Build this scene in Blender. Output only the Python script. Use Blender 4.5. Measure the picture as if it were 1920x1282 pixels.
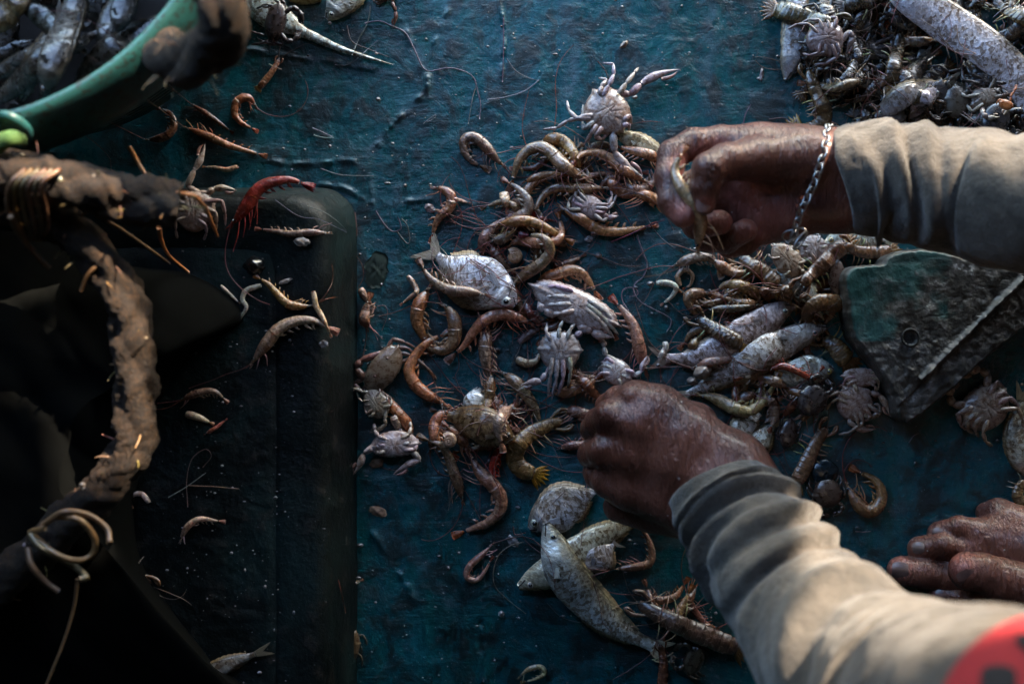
import bpy, math, random
import numpy as np
from mathutils import Vector
from mathutils.bvhtree import BVHTree
SC = bpy.context.scene
for o in list(bpy.data.objects): bpy.data.objects.remove(o)
COL = SC.collection
R = math.radians
# ---------------------------------------------------------------- camera, sky, sun, exposure
CAM_H, VIEW_W = 0.95, 0.84
cd = bpy.data.cameras.new('camera'); cam = bpy.data.objects.new('camera', cd); COL.objects.link(cam)
cam.location = (0, 0, CAM_H); cam.rotation_euler = (0, 0, 0)
cd.sensor_width = 36; cd.lens = 36 * CAM_H / VIEW_W; cd.clip_start = 0.01; cd.clip_end = 200
cd.dof.use_dof = True; cd.dof.focus_distance = 0.925; cd.dof.aperture_fstop = 3.2
SC.camera = cam
SUN_AZ, SUN_EL = R(33), R(31)          # azimuth measured from +Y towards +X
SUN = Vector((math.sin(SUN_AZ) * math.cos(SUN_EL), math.cos(SUN_AZ) * math.cos(SUN_EL), math.sin(SUN_EL)))
w = bpy.data.worlds.new('World'); SC.world = w; w.use_nodes = True
nt = w.node_tree; nt.nodes.clear()
sky = nt.nodes.new('ShaderNodeTexSky'); sky.sky_type = 'NISHITA'; sky.sun_disc = False
sky.sun_elevation = SUN_EL; sky.sun_rotation = SUN_AZ; sky.ozone_density = 3.2; sky.air_density = 1.1; sky.dust_density = 0.8
bg = nt.nodes.new('ShaderNodeBackground'); bg.inputs[1].default_value = 0.15
ow = nt.nodes.new('ShaderNodeOutputWorld'); nt.links.new(sky.outputs[0], bg.inputs[0]); nt.links.new(bg.outputs[0], ow.inputs[0])
sl = bpy.data.lights.new('sun', 'SUN'); so = bpy.data.objects.new('sun', sl); COL.objects.link(so)
sl.energy = 2.0; sl.angle = R(0.5); sl.color = (1.0, 0.83, 0.64)
so.location = SUN * 5; so.rotation_euler = (-SUN).to_track_quat('-Z', 'Y').to_euler()
SC.view_settings.view_transform = 'Standard'; SC.view_settings.look = 'None'; SC.view_settings.gamma = 1
SC.view_settings.use_curve_mapping = False; SC.view_settings.exposure = 3.55
SC.cycles.max_bounces = 5; SC.cycles.diffuse_bounces = 3; SC.cycles.glossy_bounces = 3
SC.cycles.use_denoising = True; SC.cycles.sample_clamp_indirect = 3

# ---------------------------------------------------------------- helpers
MM = 0.001
S0 = VIEW_W / 1920
def P(x, y, z=0.0):                     # a place in the photograph at a height above the deck
    s = S0 * (CAM_H - z) / CAM_H
    return np.array(((x - 960) * s, (641 - y) * s, z))
def rnd_lattice(seed, n=64):
    return np.random.RandomState(seed).rand(n, n)
def vnoise(x, y, seed=0):
    L = rnd_lattice(seed); n = L.shape[0]
    x = np.asarray(x, float); y = np.asarray(y, float)
    xi = np.floor(x).astype(int); yi = np.floor(y).astype(int); fx = x - xi; fy = y - yi
    fx = fx * fx * (3 - 2 * fx); fy = fy * fy * (3 - 2 * fy)
    a = L[xi % n, yi % n]; b = L[(xi + 1) % n, yi % n]; c = L[xi % n, (yi + 1) % n]; d = L[(xi + 1) % n, (yi + 1) % n]
    return (a * (1 - fx) + b * fx) * (1 - fy) + (c * (1 - fx) + d * fx) * fy - 0.5
def fbm(x, y, seed=0, oct=4, lac=2.03, gain=.5):
    t = 0; a = 1
    for k in range(oct):
        t = t + a * vnoise(np.asarray(x) * lac ** k + 7.3 * k, np.asarray(y) * lac ** k + 3.1 * k, seed + k); a *= gain
    return t
ORG = {}
def mk(name, V, F, mat, parent=None, color=None, attrs=None, smooth=True):
    V = np.asarray(V, float); org = ORG.get(parent.name, np.zeros(3)) if parent else np.zeros(3)
    if name not in ('deck', 'patch', 'lettering', 'hatch'):            # outward faces
        c = V.mean(0); q = [(f[0], f[i], f[i + 1]) for f in F for i in range(1, len(f) - 1)]; q = np.array(q, int); A = V - c
        if np.einsum('ij,ij->i', A[q[:, 0]], np.cross(A[q[:, 1]], A[q[:, 2]])).sum() < 0: F = [tuple(f)[::-1] for f in F]
    me = bpy.data.meshes.new(name); me.from_pydata((V - org).tolist(), [], [list(map(int, f)) for f in F])
    if smooth: me.polygons.foreach_set('use_smooth', [True] * len(me.polygons))
    if attrs:
        for k, a in attrs.items():
            a = np.asarray(a, float)
            if a.ndim == 2: me.attributes.new(k, 'FLOAT_VECTOR', 'POINT').data.foreach_set('vector', a.ravel())
            else: me.attributes.new(k, 'FLOAT', 'POINT').data.foreach_set('value', a)
    me.materials.append(mat); me.validate(); me.update()
    o = bpy.data.objects.new(name, me); COL.objects.link(o)
    if parent: o.parent = parent; ORG[o.name] = org
    else: ORG[o.name] = np.zeros(3)
    if color: o.color = (*color, 1)
    return o
def thing(name, label, cat, loc, group=None):
    o = bpy.data.objects.new(name, None); COL.objects.link(o); o.empty_display_size = .01
    o.location = tuple(loc); ORG[o.name] = np.array(loc, float)
    return tag(o, label, cat, group)
def tag(o, label, cat, group=None):
    o['label'] = label; o['category'] = cat
    if group: o['group'] = group
    return o
def single(name, label, cat, V, F, mat, color=None, attrs=None, group=None, smooth=True):   # a thing that is one mesh, origin at its base
    V = np.asarray(V, float); c = np.array([V[:, 0].mean(), V[:, 1].mean(), V[:, 2].min()])
    o = mk(name, V - c, F, mat, None, color, attrs, smooth); o.location = tuple(c)
    return tag(o, label, cat, group)
def struct(o): o['kind'] = 'structure'; return o
class G:                                 # geometry collector for one mesh
    def __init__(s): s.V = []; s.F = []; s.A = []; s.n = 0
    def add(s, V, F, pat=None):
        V = np.asarray(V, float)
        s.V.append(V); s.F += [tuple(i + s.n for i in f) for f in F]
        s.A.append(np.asarray(pat, float) if pat is not None else V * 1000); s.n += len(V); return s
    def build(s, name, mat, parent=None, color=None, smooth=True):
        return mk(name, np.vstack(s.V), s.F, mat, parent, color, {'pat': np.vstack(s.A)}, smooth)
    def one(s, name, label, cat, mat, color=None, group=None, smooth=True):
        return single(name, label, cat, np.vstack(s.V), s.F, mat, color, {'pat': np.vstack(s.A)}, group, smooth)
def resample(pts, n, closed=False):
    p = np.asarray(pts, float); m = len(p)
    if m == 2: d = np.linspace(0, 1, 60)[:, None]; q = p[0] * (1 - d) + p[1] * d
    else:
        e = np.vstack([2 * p[0] - p[1], p, 2 * p[-1] - p[-2]]); out = []
        for i in range(1, m):
            t = np.linspace(0, 1, 24, endpoint=False)[:, None]; a, b, c, d = e[i - 1], e[i], e[i + 1], e[i + 2]
            out.append(.5 * (2 * b + (c - a) * t + (2 * a - 5 * b + 4 * c - d) * t ** 2 + (3 * b - a - 3 * c + d) * t ** 3))
        q = np.vstack(out + [p[-1:]])
    L = np.r_[0, np.cumsum(np.linalg.norm(np.diff(q[:, :3], axis=0), axis=1))]
    u = np.linspace(0, L[-1], n)
    return np.stack([np.interp(u, L, q[:, k]) for k in range(q.shape[1])], 1)
def gridfaces(nu, nv, wrap=True, flip=False):
    i, j = np.meshgrid(np.arange(nu - 1), np.arange(nv if wrap else nv - 1), indexing='ij'); j2 = (j + 1) % nv
    f = np.stack([i * nv + j, (i + 1) * nv + j, (i + 1) * nv + j2, i * nv + j2], -1).reshape(-1, 4)
    return f[:, ::-1] if flip else f
def frames(p):
    T = np.gradient(p, axis=0); T /= np.linalg.norm(T, axis=1)[:, None] + 1e-12
    up = np.array([0, 0, 1.0]); N = np.cross(up, T); ln = np.linalg.norm(N, axis=1)
    N[ln < .05] = (1, 0, 0); N /= np.linalg.norm(N, axis=1)[:, None]
    for i in range(1, len(N)):
        if N[i] @ N[i - 1] < 0 and abs(T[i][2]) > .7: N[i] = -N[i]
    return T, N, np.cross(T, N)
def tube(p, r, ns=6, flat=1.0, cap=True):
    p = np.asarray(p, float); n = len(p); r = np.broadcast_to(np.asarray(r, float), (n,))
    T, N, B = frames(p); th = np.linspace(0, 2 * np.pi, ns, endpoint=False)
    V = p[:, None] + r[:, None, None] * (np.cos(th)[None, :, None] * N[:, None] + flat * np.sin(th)[None, :, None] * B[:, None])
    V = V.reshape(-1, 3); F = [tuple(f) for f in gridfaces(n, ns, True, True)]
    if cap: F += [tuple(range(ns)), tuple(range((n - 1) * ns, n * ns))[::-1]]
    s = np.r_[0, np.cumsum(np.linalg.norm(np.diff(p, axis=0), axis=1))] * 1000
    pat = np.stack([np.repeat(s, ns), np.tile(th, n) * np.repeat(r, ns) * 1000, np.zeros(n * ns)], 1)
    return V, F, pat
def ball(c, r, nu=8, nv=12):
    r = np.broadcast_to(np.asarray(r, float), (3,)); ph = np.linspace(.02, np.pi - .02, nu); th = np.linspace(0, 2 * np.pi, nv, endpoint=False)
    a, b = np.meshgrid(ph, th, indexing='ij')
    V = np.stack([np.sin(a) * np.cos(b), np.sin(a) * np.sin(b), np.cos(a)], -1).reshape(-1, 3) * r + np.asarray(c)
    return V, [tuple(f) for f in gridfaces(nu, nv)] + [tuple(range(nv))[::-1], tuple(range((nu - 1) * nv, nu * nv))]
def star(outline, center, rings, na, zf, z_side, side_steps=4, bulge=0):   # star-shaped slab; zf(x,y,rho)->z of the top; sides run down to z_side
    o = resample(np.vstack([outline, outline[:1]]), na + 1)[:-1]; c = np.asarray(center, float)
    rho = np.linspace(0.0, 1, rings); rho[0] = .004
    xy = c + (o - c)[None] * rho[:, None, None]
    z = zf(xy[..., 0], xy[..., 1], np.broadcast_to(rho[:, None], xy.shape[:2]))
    top = np.concatenate([xy, z[..., None]], -1); L = [top]
    for k in range(1, side_steps + 1):
        t = k / side_steps; q = top[-1].copy(); q[:, 2] = q[:, 2] * (1 - t) + z_side * t
        q[:, :2] = c + (q[:, :2] - c) * (1 + bulge * t); L.append(q[None])
    V = np.concatenate(L, 0); n = V.shape[0]; V = V.reshape(-1, 3)
    a = o - c; ccw = (a[0, 0] * a[1, 1] - a[0, 1] * a[1, 0]) > 0
    F = [tuple(f) for f in gridfaces(n, na, True, not ccw)][:]
    F += [tuple(range(na))] if ccw else [tuple(range(na))[::-1]]
    return V, F
# heights of what already lies on the deck, so that later creatures rest on earlier ones
HX, HY, HS = -0.62, -0.45, 0.002
HM = np.zeros((620, 450))
def hq(x, y, r):
    i0, i1 = int((x - r - HX) / HS), int((x + r - HX) / HS) + 1; j0, j1 = int((y - r - HY) / HS), int((y + r - HY) / HS) + 1
    a = HM[max(i0, 0):max(i1, 1), max(j0, 0):max(j1, 1)]
    return float(a.mean() * .45 + a.max() * .55) if a.size else 0.0
BASE = HM
def bq(x, y): return float(BASE[min(max(int((x - HX) / HS), 0), 619), min(max(int((y - HY) / HS), 0), 449)])
def hset(x, y, r, z):
    i0, i1 = max(int((x - r - HX) / HS), 0), max(int((x + r - HX) / HS) + 1, 1); j0, j1 = max(int((y - r - HY) / HS), 0), max(int((y + r - HY) / HS) + 1, 1)
    HM[i0:i1, j0:j1] = np.maximum(HM[i0:i1, j0:j1], z)
def settle(px, rz, rq, lift=0.0):       # picture points -> points resting on what lies there
    px = np.asarray(px, float); rz = np.broadcast_to(rz, (len(px),)); rq = np.broadcast_to(rq, (len(px),)); z = rz.copy()
    for _ in range(2):
        q = np.array([P(a, b, zz) for (a, b), zz in zip(px, z)])
        z = np.array([(lambda h, b: b + max(h - b, 0) * .86)(hq(x, y, max(k * .55, .002)), bq(x, y)) for (x, y, _z), k in zip(q, rq)]) + rz
    if len(z) > 4:
        k = 5; zz = np.pad(z, k, mode='edge'); z = np.array([zz[i:i + 2 * k + 1].mean() * .6 + z[i] * .4 for i in range(len(z))])
        for _ in range(3): z[1:-1] = (z[:-2] + 2 * z[1:-1] + z[2:]) / 4
    z = z + lift
    return np.array([P(a, b, zz) for (a, b), zz in zip(px, z)])
# ---------------------------------------------------------------- materials
def mat(name, build):
    m = bpy.data.materials.new(name); m.use_nodes = True; t = m.node_tree; t.nodes.clear()
    out = t.nodes.new('ShaderNodeOutputMaterial'); b = t.nodes.new('ShaderNodeBsdfPrincipled'); t.links.new(b.outputs[0], out.inputs[0])
    build(NT(t), b); return m
class NT:
    def __init__(s, t): s.t = t
    def n(s, typ, **k):
        x = s.t.nodes.new(typ)
        for a, v in k.items(): setattr(x, a, v)
        return x
    def l(s, a, b): s.t.links.new(a, b)
    def put(s, v, sock):
        if hasattr(v, 'is_output') or hasattr(v, 'links'): s.l(v, sock)
        else: sock.default_value = v
    def coord(s, kind='obj', scale=(1, 1, 1), rot=(0, 0, 0)):
        if kind == 'obj': o = s.n('ShaderNodeTexCoord').outputs['Object']
        else: o = s.n('ShaderNodeAttribute', attribute_name=kind).outputs['Vector']
        m = s.n('ShaderNodeMapping'); m.inputs['Scale'].default_value = scale; m.inputs['Rotation'].default_value = rot; s.l(o, m.inputs[0]); return m.outputs[0]
    def noise(s, vec, scale, detail=4, rough=.55, dist=0):
        x = s.n('ShaderNodeTexNoise'); s.l(vec, x.inputs['Vector']); x.inputs['Scale'].default_value = scale; x.inputs['Detail'].default_value = detail
        x.inputs['Roughness'].default_value = rough; x.inputs['Distortion'].default_value = dist; return x.outputs[0]
    def vor(s, vec, scale, feature='F1', out='Distance'):
        x = s.n('ShaderNodeTexVoronoi', feature=feature); s.l(vec, x.inputs['Vector']); x.inputs['Scale'].default_value = scale; return x.outputs[out]
    def ramp(s, f, stops):
        x = s.n('ShaderNodeValToRGB'); e = x.color_ramp.elements
        while len(e) < len(stops): e.new(.5)
        for q, (p, c) in zip(e, stops): q.position = p; q.color = (*c, 1) if not isinstance(c, (int, float)) else (c, c, c, 1)
        s.l(f, x.inputs[0]); return x.outputs[0]
    def mix(s, f, a, b, mode='MIX'):
        x = s.n('ShaderNodeMix', data_type='RGBA', blend_type=mode); s.put(f, x.inputs[0])
        for v, k in ((a, 6), (b, 7)):
            s.put((*v, 1) if isinstance(v, tuple) and len(v) == 3 else v, x.inputs[k])
        return x.outputs[2]
    def math(s, op, a, b=0.0, c=0.0):
        x = s.n('ShaderNodeMath', operation=op); s.put(a, x.inputs[0]); s.put(b, x.inputs[1]); s.put(c, x.inputs[2]); return x.outputs[0]
    def attr(s, nm): return s.n('ShaderNodeAttribute', attribute_name=nm).outputs['Fac']
    def ocol(s): return s.n('ShaderNodeObjectInfo').outputs['Color']
    def orand(s): return s.n('ShaderNodeObjectInfo').outputs['Random']
    def bump(s, b, h, strength, dist, prev=None):
        x = s.n('ShaderNodeBump'); x.inputs['Strength'].default_value = strength; x.inputs['Distance'].default_value = dist; s.l(h, x.inputs['Height'])
        if prev is not None: s.l(prev, x.inputs['Normal'])
        s.l(x.outputs[0], b.inputs['Normal']); return x.outputs[0]
def m_shell(t, b):       # wet shrimp shell, tinted by the object's own colour
    c = t.coord('pat'); n1 = t.noise(c, .30, 4, .6, .6); n2 = t.noise(c, 1.6, 3); b.inputs['Specular IOR Level'].default_value = .7
    col = t.mix(t.ramp(n1, [(.35, 0), (.7, 1)]), t.mix(1, t.ocol(), (.50, .43, .36), 'MULTIPLY'), t.mix(1, t.ocol(), (1.3, 1.05, .84), 'MULTIPLY'))
    col = t.mix(t.ramp(n2, [(.60, 0), (.72, .75)]), col, t.mix(1, col, (.35, .28, .25), 'MULTIPLY'))
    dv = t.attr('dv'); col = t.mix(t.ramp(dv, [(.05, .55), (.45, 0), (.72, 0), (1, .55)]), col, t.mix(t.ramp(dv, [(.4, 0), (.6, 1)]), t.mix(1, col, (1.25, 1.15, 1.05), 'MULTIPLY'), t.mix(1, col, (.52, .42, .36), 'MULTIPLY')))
    sg = t.attr('seg'); edge = t.ramp(sg, [(0, .3), (.10, 0), (.80, 0), (.95, .5), (1, .25)])
    col = t.mix(edge, col, t.mix(1, col, (.48, .36, .28), 'MULTIPLY'))
    t.l(col, b.inputs['Base Color']); b.inputs['Roughness'].default_value = .27; b.inputs['IOR'].default_value = 1.45
    t.l(t.ramp(n1, [(.3, .14), (.7, .32)]), b.inputs['Roughness'])
    b.inputs['Subsurface Weight'].default_value = .30; b.inputs['Subsurface Radius'].default_value = (.004, .002, .001); b.inputs['Subsurface Scale'].default_value = .9
    b.inputs['Coat Weight'].default_value = .75; b.inputs['Coat Roughness'].default_value = .05; b.inputs['Coat IOR'].default_value = 1.5
    p = t.bump(b, n1, .7, .0016); t.bump(b, n2, .4, .0004, p)
def m_crab(t, b):
    c = t.coord('pat'); n1 = t.noise(c, .25, 5, .6, .4); n2 = t.noise(c, 1.3, 3)
    col = t.mix(t.ramp(n1, [(.36, 0), (.68, 1)]), t.mix(1, t.ocol(), (.46, .33, .26), 'MULTIPLY'), t.ocol())
    col = t.mix(t.ramp(n2, [(.54, 0), (.70, .7)]), col, t.mix(1, col, (.42, .28, .20), 'MULTIPLY'))
    g = t.attr('groove'); col = t.mix(g, col, t.mix(1, col, (.62, .51, .46), 'MULTIPLY'))
    t.l(col, b.inputs['Base Color']); t.l(t.ramp(n1, [(.3, .2), (.7, .42)]), b.inputs['Roughness']); b.inputs['Coat Weight'].default_value = .6; b.inputs['Coat Roughness'].default_value = .08
    t.bump(b, t.noise(c, .7, 4), .35, .0008)
def m_fish(t, b):        # tone, gloss and bump vary per scale; sparkle flecks are painted into the colour
    c = t.coord('pat'); n1 = t.noise(c, .10, 5, .65, .8); n2 = t.noise(c, .34, 5, .65); cell = t.vor(c, .40, 'F1', 'Color'); sc = t.vor(c, .40); fine = t.vor(c, 1.5, 'F1', 'Color'); dv = t.attr('dv')
    cv = t.n('ShaderNodeSeparateColor'); t.l(cell, cv.inputs[0]); fv = t.n('ShaderNodeSeparateColor'); t.l(fine, fv.inputs[0]); al = t.math('MULTIPLY', t.attr('body'), 1.0)
    col = t.mix(t.ramp(n1, [(.38, 0), (.62, 1)]), t.mix(1, t.ocol(), (.62, .55, .47), 'MULTIPLY'), t.ocol())
    dark = t.math('MULTIPLY', t.math('MULTIPLY', t.ramp(t.math('ADD', cv.outputs[0], t.math('MULTIPLY', t.math('SUBTRACT', n2, .5), 2.2)), [(.50, 0), (.72, 1)]), al), .85)
    col = t.mix(dark, col, t.mix(1, col, (.34, .25, .17), 'MULTIPLY'))
    col = t.mix(t.ramp(n2, [(.57, 0), (.68, .8)]), col, t.mix(1, col, (.26, .17, .10), 'MULTIPLY'))
    col = t.mix(t.ramp(dv, [(.58, 0), (.98, .85)]), col, t.mix(1, col, (.38, .30, .16), 'MULTIPLY'))
    col = t.mix(t.ramp(fv.outputs[1], [(.86, 0), (.94, .5)]), col, t.mix(1, col, (1.7, 1.7, 1.6), 'MULTIPLY'))
    t.l(col, b.inputs['Base Color']); b.inputs['Metallic'].default_value = .24
    t.l(t.ramp(cv.outputs[1], [(.2, .14), (.8, .42)]), b.inputs['Roughness']); b.inputs['Coat Weight'].default_value = .45; b.inputs['Coat Roughness'].default_value = .06; b.inputs['Specular IOR Level'].default_value = .4
    p = t.bump(b, cv.outputs[2], .5, .0005); p = t.bump(b, sc, .45, .0006, p); t.bump(b, n1, .5, .0016, p)
def m_fin(t, b):
    c = t.coord('pat'); x = t.noise(c, 1.2, 3); t.l(t.mix(t.ramp(x, [(.4, 0), (.65, 1)]), t.mix(1, t.ocol(), (.45, .4, .34), 'MULTIPLY'), t.ocol()), b.inputs['Base Color'])
    b.inputs['Roughness'].default_value = .3; b.inputs['Alpha'].default_value = 1; b.inputs['Coat Weight'].default_value = .3; t.bump(b, x, .5, .0006)
def m_plain(rough, coat=0.0, metal=0.0, nscale=300, var=.5):
    def f(t, b):
        c = t.coord('obj'); x = t.noise(c, nscale, 4, .6)
        t.l(t.mix(t.ramp(x, [(.35, 0), (.65, 1)]), t.mix(1, t.ocol(), (1 - var, 1 - var, 1 - var), 'MULTIPLY'), t.ocol()), b.inputs['Base Color'])
        b.inputs['Roughness'].default_value = rough; b.inputs['Coat Weight'].default_value = coat; b.inputs['Metallic'].default_value = metal
        t.bump(b, x, .4, .001)
    return f
def m_deck(t, b):
    c = t.coord('obj'); cs = t.coord('obj', (1, .10, 1)); cd_ = t.coord('obj', (.22, 1, 1), (0, 0, R(38)))
    n1 = t.noise(c, 6, 6, .62, .5); n2 = t.noise(cs, 70, 5, .65); n3 = t.noise(c, 34, 8, .72, .4); n4 = t.noise(cd_, 34, 5, .68, .7); n5 = t.noise(c, 260, 4, .7)
    col = t.ramp(n1, [(.30, (.003, .030, .034)), (.48, (.004, .074, .092)), (.66, (.008, .112, .142))])
    col = t.mix(t.ramp(n2, [(.42, 0), (.70, .7)]), col, (.004, .085, .074))
    col = t.mix(t.ramp(n3, [(.47, 0), (.58, .9)]), col, (.003, .008, .009))
    col = t.mix(t.ramp(n4, [(.56, 0), (.72, .7)]), col, (.070, .110, .120))
    col = t.mix(t.ramp(n5, [(.60, 0), (.72, .6)]), col, (.090, .125, .135)); col = t.mix(t.ramp(n5, [(.28, .7), (.40, 0)]), col, (.002, .008, .010))
    fl = t.vor(c, 210); col = t.mix(t.ramp(fl, [(.06, .8), (.12, 0)]), col, (.20, .24, .25))
    col = t.mix(t.math('MULTIPLY', t.attr('smear'), t.ramp(n3, [(.40, .75), (.56, .15)])), col, (.075, .115, .135))
    t.l(col, b.inputs['Base Color']); b.inputs['Specular IOR Level'].default_value = .7
    t.l(t.math('ADD', t.ramp(n3, [(.36, .07), (.60, .34)]), t.ramp(n1, [(.40, 0), (.62, .14)])), b.inputs['Roughness'])
    p = t.bump(b, n3, .6, .0035); p = t.bump(b, n5, .45, .0007, p); t.bump(b, n4, .45, .003, p)
def m_hatch(t, b):
    c = t.coord('obj'); n1 = t.noise(c, 9, 6, .65, .4); n3 = t.noise(c, 60, 6, .7)
    col = t.ramp(n1, [(.32, (.0016, .0020, .0021)), (.5, (.0040, .0068, .0068)), (.68, (.004, .020, .020))])
    col = t.mix(t.ramp(n3, [(.56, 0), (.68, .8)]), col, (.024, .021, .018))
    col = t.mix(t.ramp(t.vor(c, 170), [(.05, .7), (.10, 0)]), col, (.09, .10, .10))
    t.l(col, b.inputs['Base Color']); t.l(t.ramp(n1, [(.35, .30), (.65, .7)]), b.inputs['Roughness']); b.inputs['Specular IOR Level'].default_value = .22
    p = t.bump(b, n3, .6, .003); t.bump(b, n1, .5, .006, p)
def m_skin(t, b):
    c = t.coord('obj'); n1 = t.noise(c, 28, 5, .6); n2 = t.noise(c, 420, 3, .6); wr = t.noise(t.coord('obj', (1.6, .35, 1), (0, 0, R(20))), 210, 4, .6, .5)
    col = t.ramp(n1, [(.30, (.060, .017, .010)), (.52, (.125, .039, .022)), (.72, (.185, .066, .042))])
    col = t.mix(t.ramp(n2, [(.56, 0), (.72, .5)]), col, (.045, .016, .011))
    pk = t.attr('pink'); col = t.mix(pk, col, t.mix(t.ramp(n1, [(.35, 0), (.65, 1)]), (.27, .080, .060), (.42, .15, .115)))
    fl = t.vor(c, 70); col = t.mix(t.ramp(fl, [(.045, .9), (.06, 0)]), col, (.5, .45, .42))
    t.l(col, b.inputs['Base Color']); t.l(t.ramp(n1, [(.3, .28), (.7, .46)]), b.inputs['Roughness'])
    b.inputs['Subsurface Weight'].default_value = .08; b.inputs['Subsurface Radius'].default_value = (.006, .002, .001); b.inputs['Subsurface Scale'].default_value = .5
    b.inputs['Coat Weight'].default_value = .18; b.inputs['Coat Roughness'].default_value = .18; p = t.bump(b, wr, .9, .0034); p = t.bump(b, t.vor(t.coord('obj', (1, .6, 1)), 330, 'DISTANCE_TO_EDGE'), .5, .0008, p); t.bump(b, n2, .35, .0008, p)
def m_cloth(t, b):
    c = t.coord('obj'); n1 = t.noise(c, 16, 5, .6); n2 = t.noise(t.coord('obj', (1, 1, .3)), 900, 3, .6); st = t.noise(c, 11, 2, .5)
    col = t.ramp(n1, [(.3, (.056, .049, .042)), (.7, (.116, .101, .085))])
    col = t.mix(t.ramp(st, [(.63, 0), (.72, .5)]), col, (.065, .040, .016)); col = t.mix(t.ramp(t.noise(c, 38, 6, .7), [(.48, 0), (.64, .75)]), col, (.040, .036, .031))
    col = t.mix(t.ramp(n2, [(.4, .5), (.6, 0)]), col, t.mix(1, col, (.5, .5, .5), 'MULTIPLY'))
    t.l(col, b.inputs['Base Color']); b.inputs['Roughness'].default_value = .92; b.inputs['Sheen Weight'].default_value = .25; b.inputs['Specular IOR Level'].default_value = .2
    p = t.bump(b, n2, .7, .0010); t.bump(b, t.noise(c, 60, 6, .65), .7, .005, p)
def m_bark(t, b):
    c = t.coord('pat'); n1 = t.noise(c, .16, 6, .7, .5); fib = t.noise(t.coord('pat', (.16, 1.3, 1), (0, 0, .75)), 1.6, 5, .7, .3); n2 = t.noise(c, .75, 6, .75)
    col = t.ramp(fib, [(.34, (.003, .002, .001)), (.48, (.022, .010, .003)), (.60, (.090, .042, .013)), (.72, (.20, .105, .035))])
    col = t.mix(t.ramp(n1, [(.42, 0), (.60, .85)]), col, (.012, .007, .004)); col = t.mix(t.ramp(n2, [(.60, 0), (.67, .8)]), col, (.26, .155, .065))
    t.l(col, b.inputs['Base Color']); b.inputs['Roughness'].default_value = .8; p = t.bump(b, fib, .9, .0022); t.bump(b, n2, .8, .003, p)
def m_board(t, b):
    c = t.coord('obj'); n1 = t.noise(c, 13, 6, .65, .5); n3 = t.noise(c, 75, 6, .7); k = t.attr('pink')
    paint = t.ramp(n3, [(.36, (.010, .045, .042)), (.56, (.018, .075, .070)), (.68, (.035, .060, .060))])
    grime = t.ramp(n3, [(.34, (.014, .012, .010)), (.5, (.040, .035, .029)), (.62, (.11, .10, .09)), (.69, (.36, .35, .33))])
    f = t.ramp(t.math('ADD', t.math('MULTIPLY', n1, .7), t.math('MULTIPLY', k, .75)), [(.46, 0), (.62, 1)])
    t.l(t.mix(f, paint, grime), b.inputs['Base Color']); t.l(t.ramp(n3, [(.35, .3), (.65, .65)]), b.inputs['Roughness']); p = t.bump(b, n3, .45, .003); t.bump(b, n1, .4, .006, p)
def m_basket(t, b):
    c = t.coord('obj'); n1 = t.noise(c, 22, 5, .6); sp = t.noise(c, 240, 4, .65)
    col = t.ramp(n1, [(.3, (.008, .048, .046)), (.7, (.016, .082, .078))])
    col = t.mix(t.ramp(sp, [(.53, 0), (.60, .85)]), col, (.014, .016, .014)); t.l(col, b.inputs['Base Color']); b.inputs['Roughness'].default_value = .42
    t.bump(b, n1, .25, .003)
M = {k: mat(k, f) for k, f in dict(shell=m_shell, crab=m_crab, fish=m_fish, fin=m_fin, deck=m_deck, hatch=m_hatch, skin=m_skin, cloth=m_cloth, bark=m_bark, board=m_board, basket=m_basket,
    hair=m_plain(.4, .2, 0, 200, .4), eye=m_plain(.08, 1, 0, 900, .1), matte=m_plain(.8, 0, 0, 60, .5), wet=m_plain(.15, .6, 0, 400, .35), steel=m_plain(.32, 0, 1, 500, .5), tarp=m_plain(.95, 0, 0, 25, .6), patch=m_plain(.85, 0, 0, 700, .25)).items()}
M['tarp'].node_tree.nodes['Principled BSDF'].inputs['Specular IOR Level'].default_value = .08
# ---------------------------------------------------------------- creatures
BROWN, OLIVE, PINKB, PALE, RED, DARKB, TAN, GHOST = (.42, .225, .125), (.33, .20, .085), (.42, .20, .14), (.60, .47, .38), (.46, .065, .035), (.19, .095, .055), (.46, .245, .11), (.58, .53, .50)
RN = random.Random(7)
def jit(c, a=.12): return tuple(max(0, v * (1 + RN.uniform(-a, a))) for v in c)
def darken(c, k): return tuple(v * k for v in c)
G_SHR, G_CRAB, G_FISH, G_MAN, G_HEAP = 'shrimps strewn over the boat deck', 'crabs strewn over the boat deck', 'fish lying on the boat deck', 'mantis shrimps strewn over the boat deck', 'sea creatures tangled in the heap'
def strand(path, r0, r1, n=26): 
    q = resample(path, n); return tube(q, np.linspace(r0, r1, len(q)), 5)
def wander(p0, d, L, seed, drop=True, curl=1.0):
    r = random.Random(seed); a = math.atan2(d[1], d[0]); k = r.uniform(-1, 1) * curl; pts = [np.array(p0)]; n = 9
    for i in range(n):
        k += r.uniform(-.9, .9) * curl; k = max(-2.2, min(2.2, k)); a += k / n * 1.5; q = pts[-1] + np.array([math.cos(a), math.sin(a), 0]) * L / n
        q[2] = hq(q[0], q[1], .002) + .0012 if drop else q[2]; pts.append(q)
    z = [p[2] for p in pts]
    for i in range(1, n): pts[i][2] = max(z[i], (z[i - 1] + z[i] + z[i + 1]) / 3)
    return pts
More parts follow.
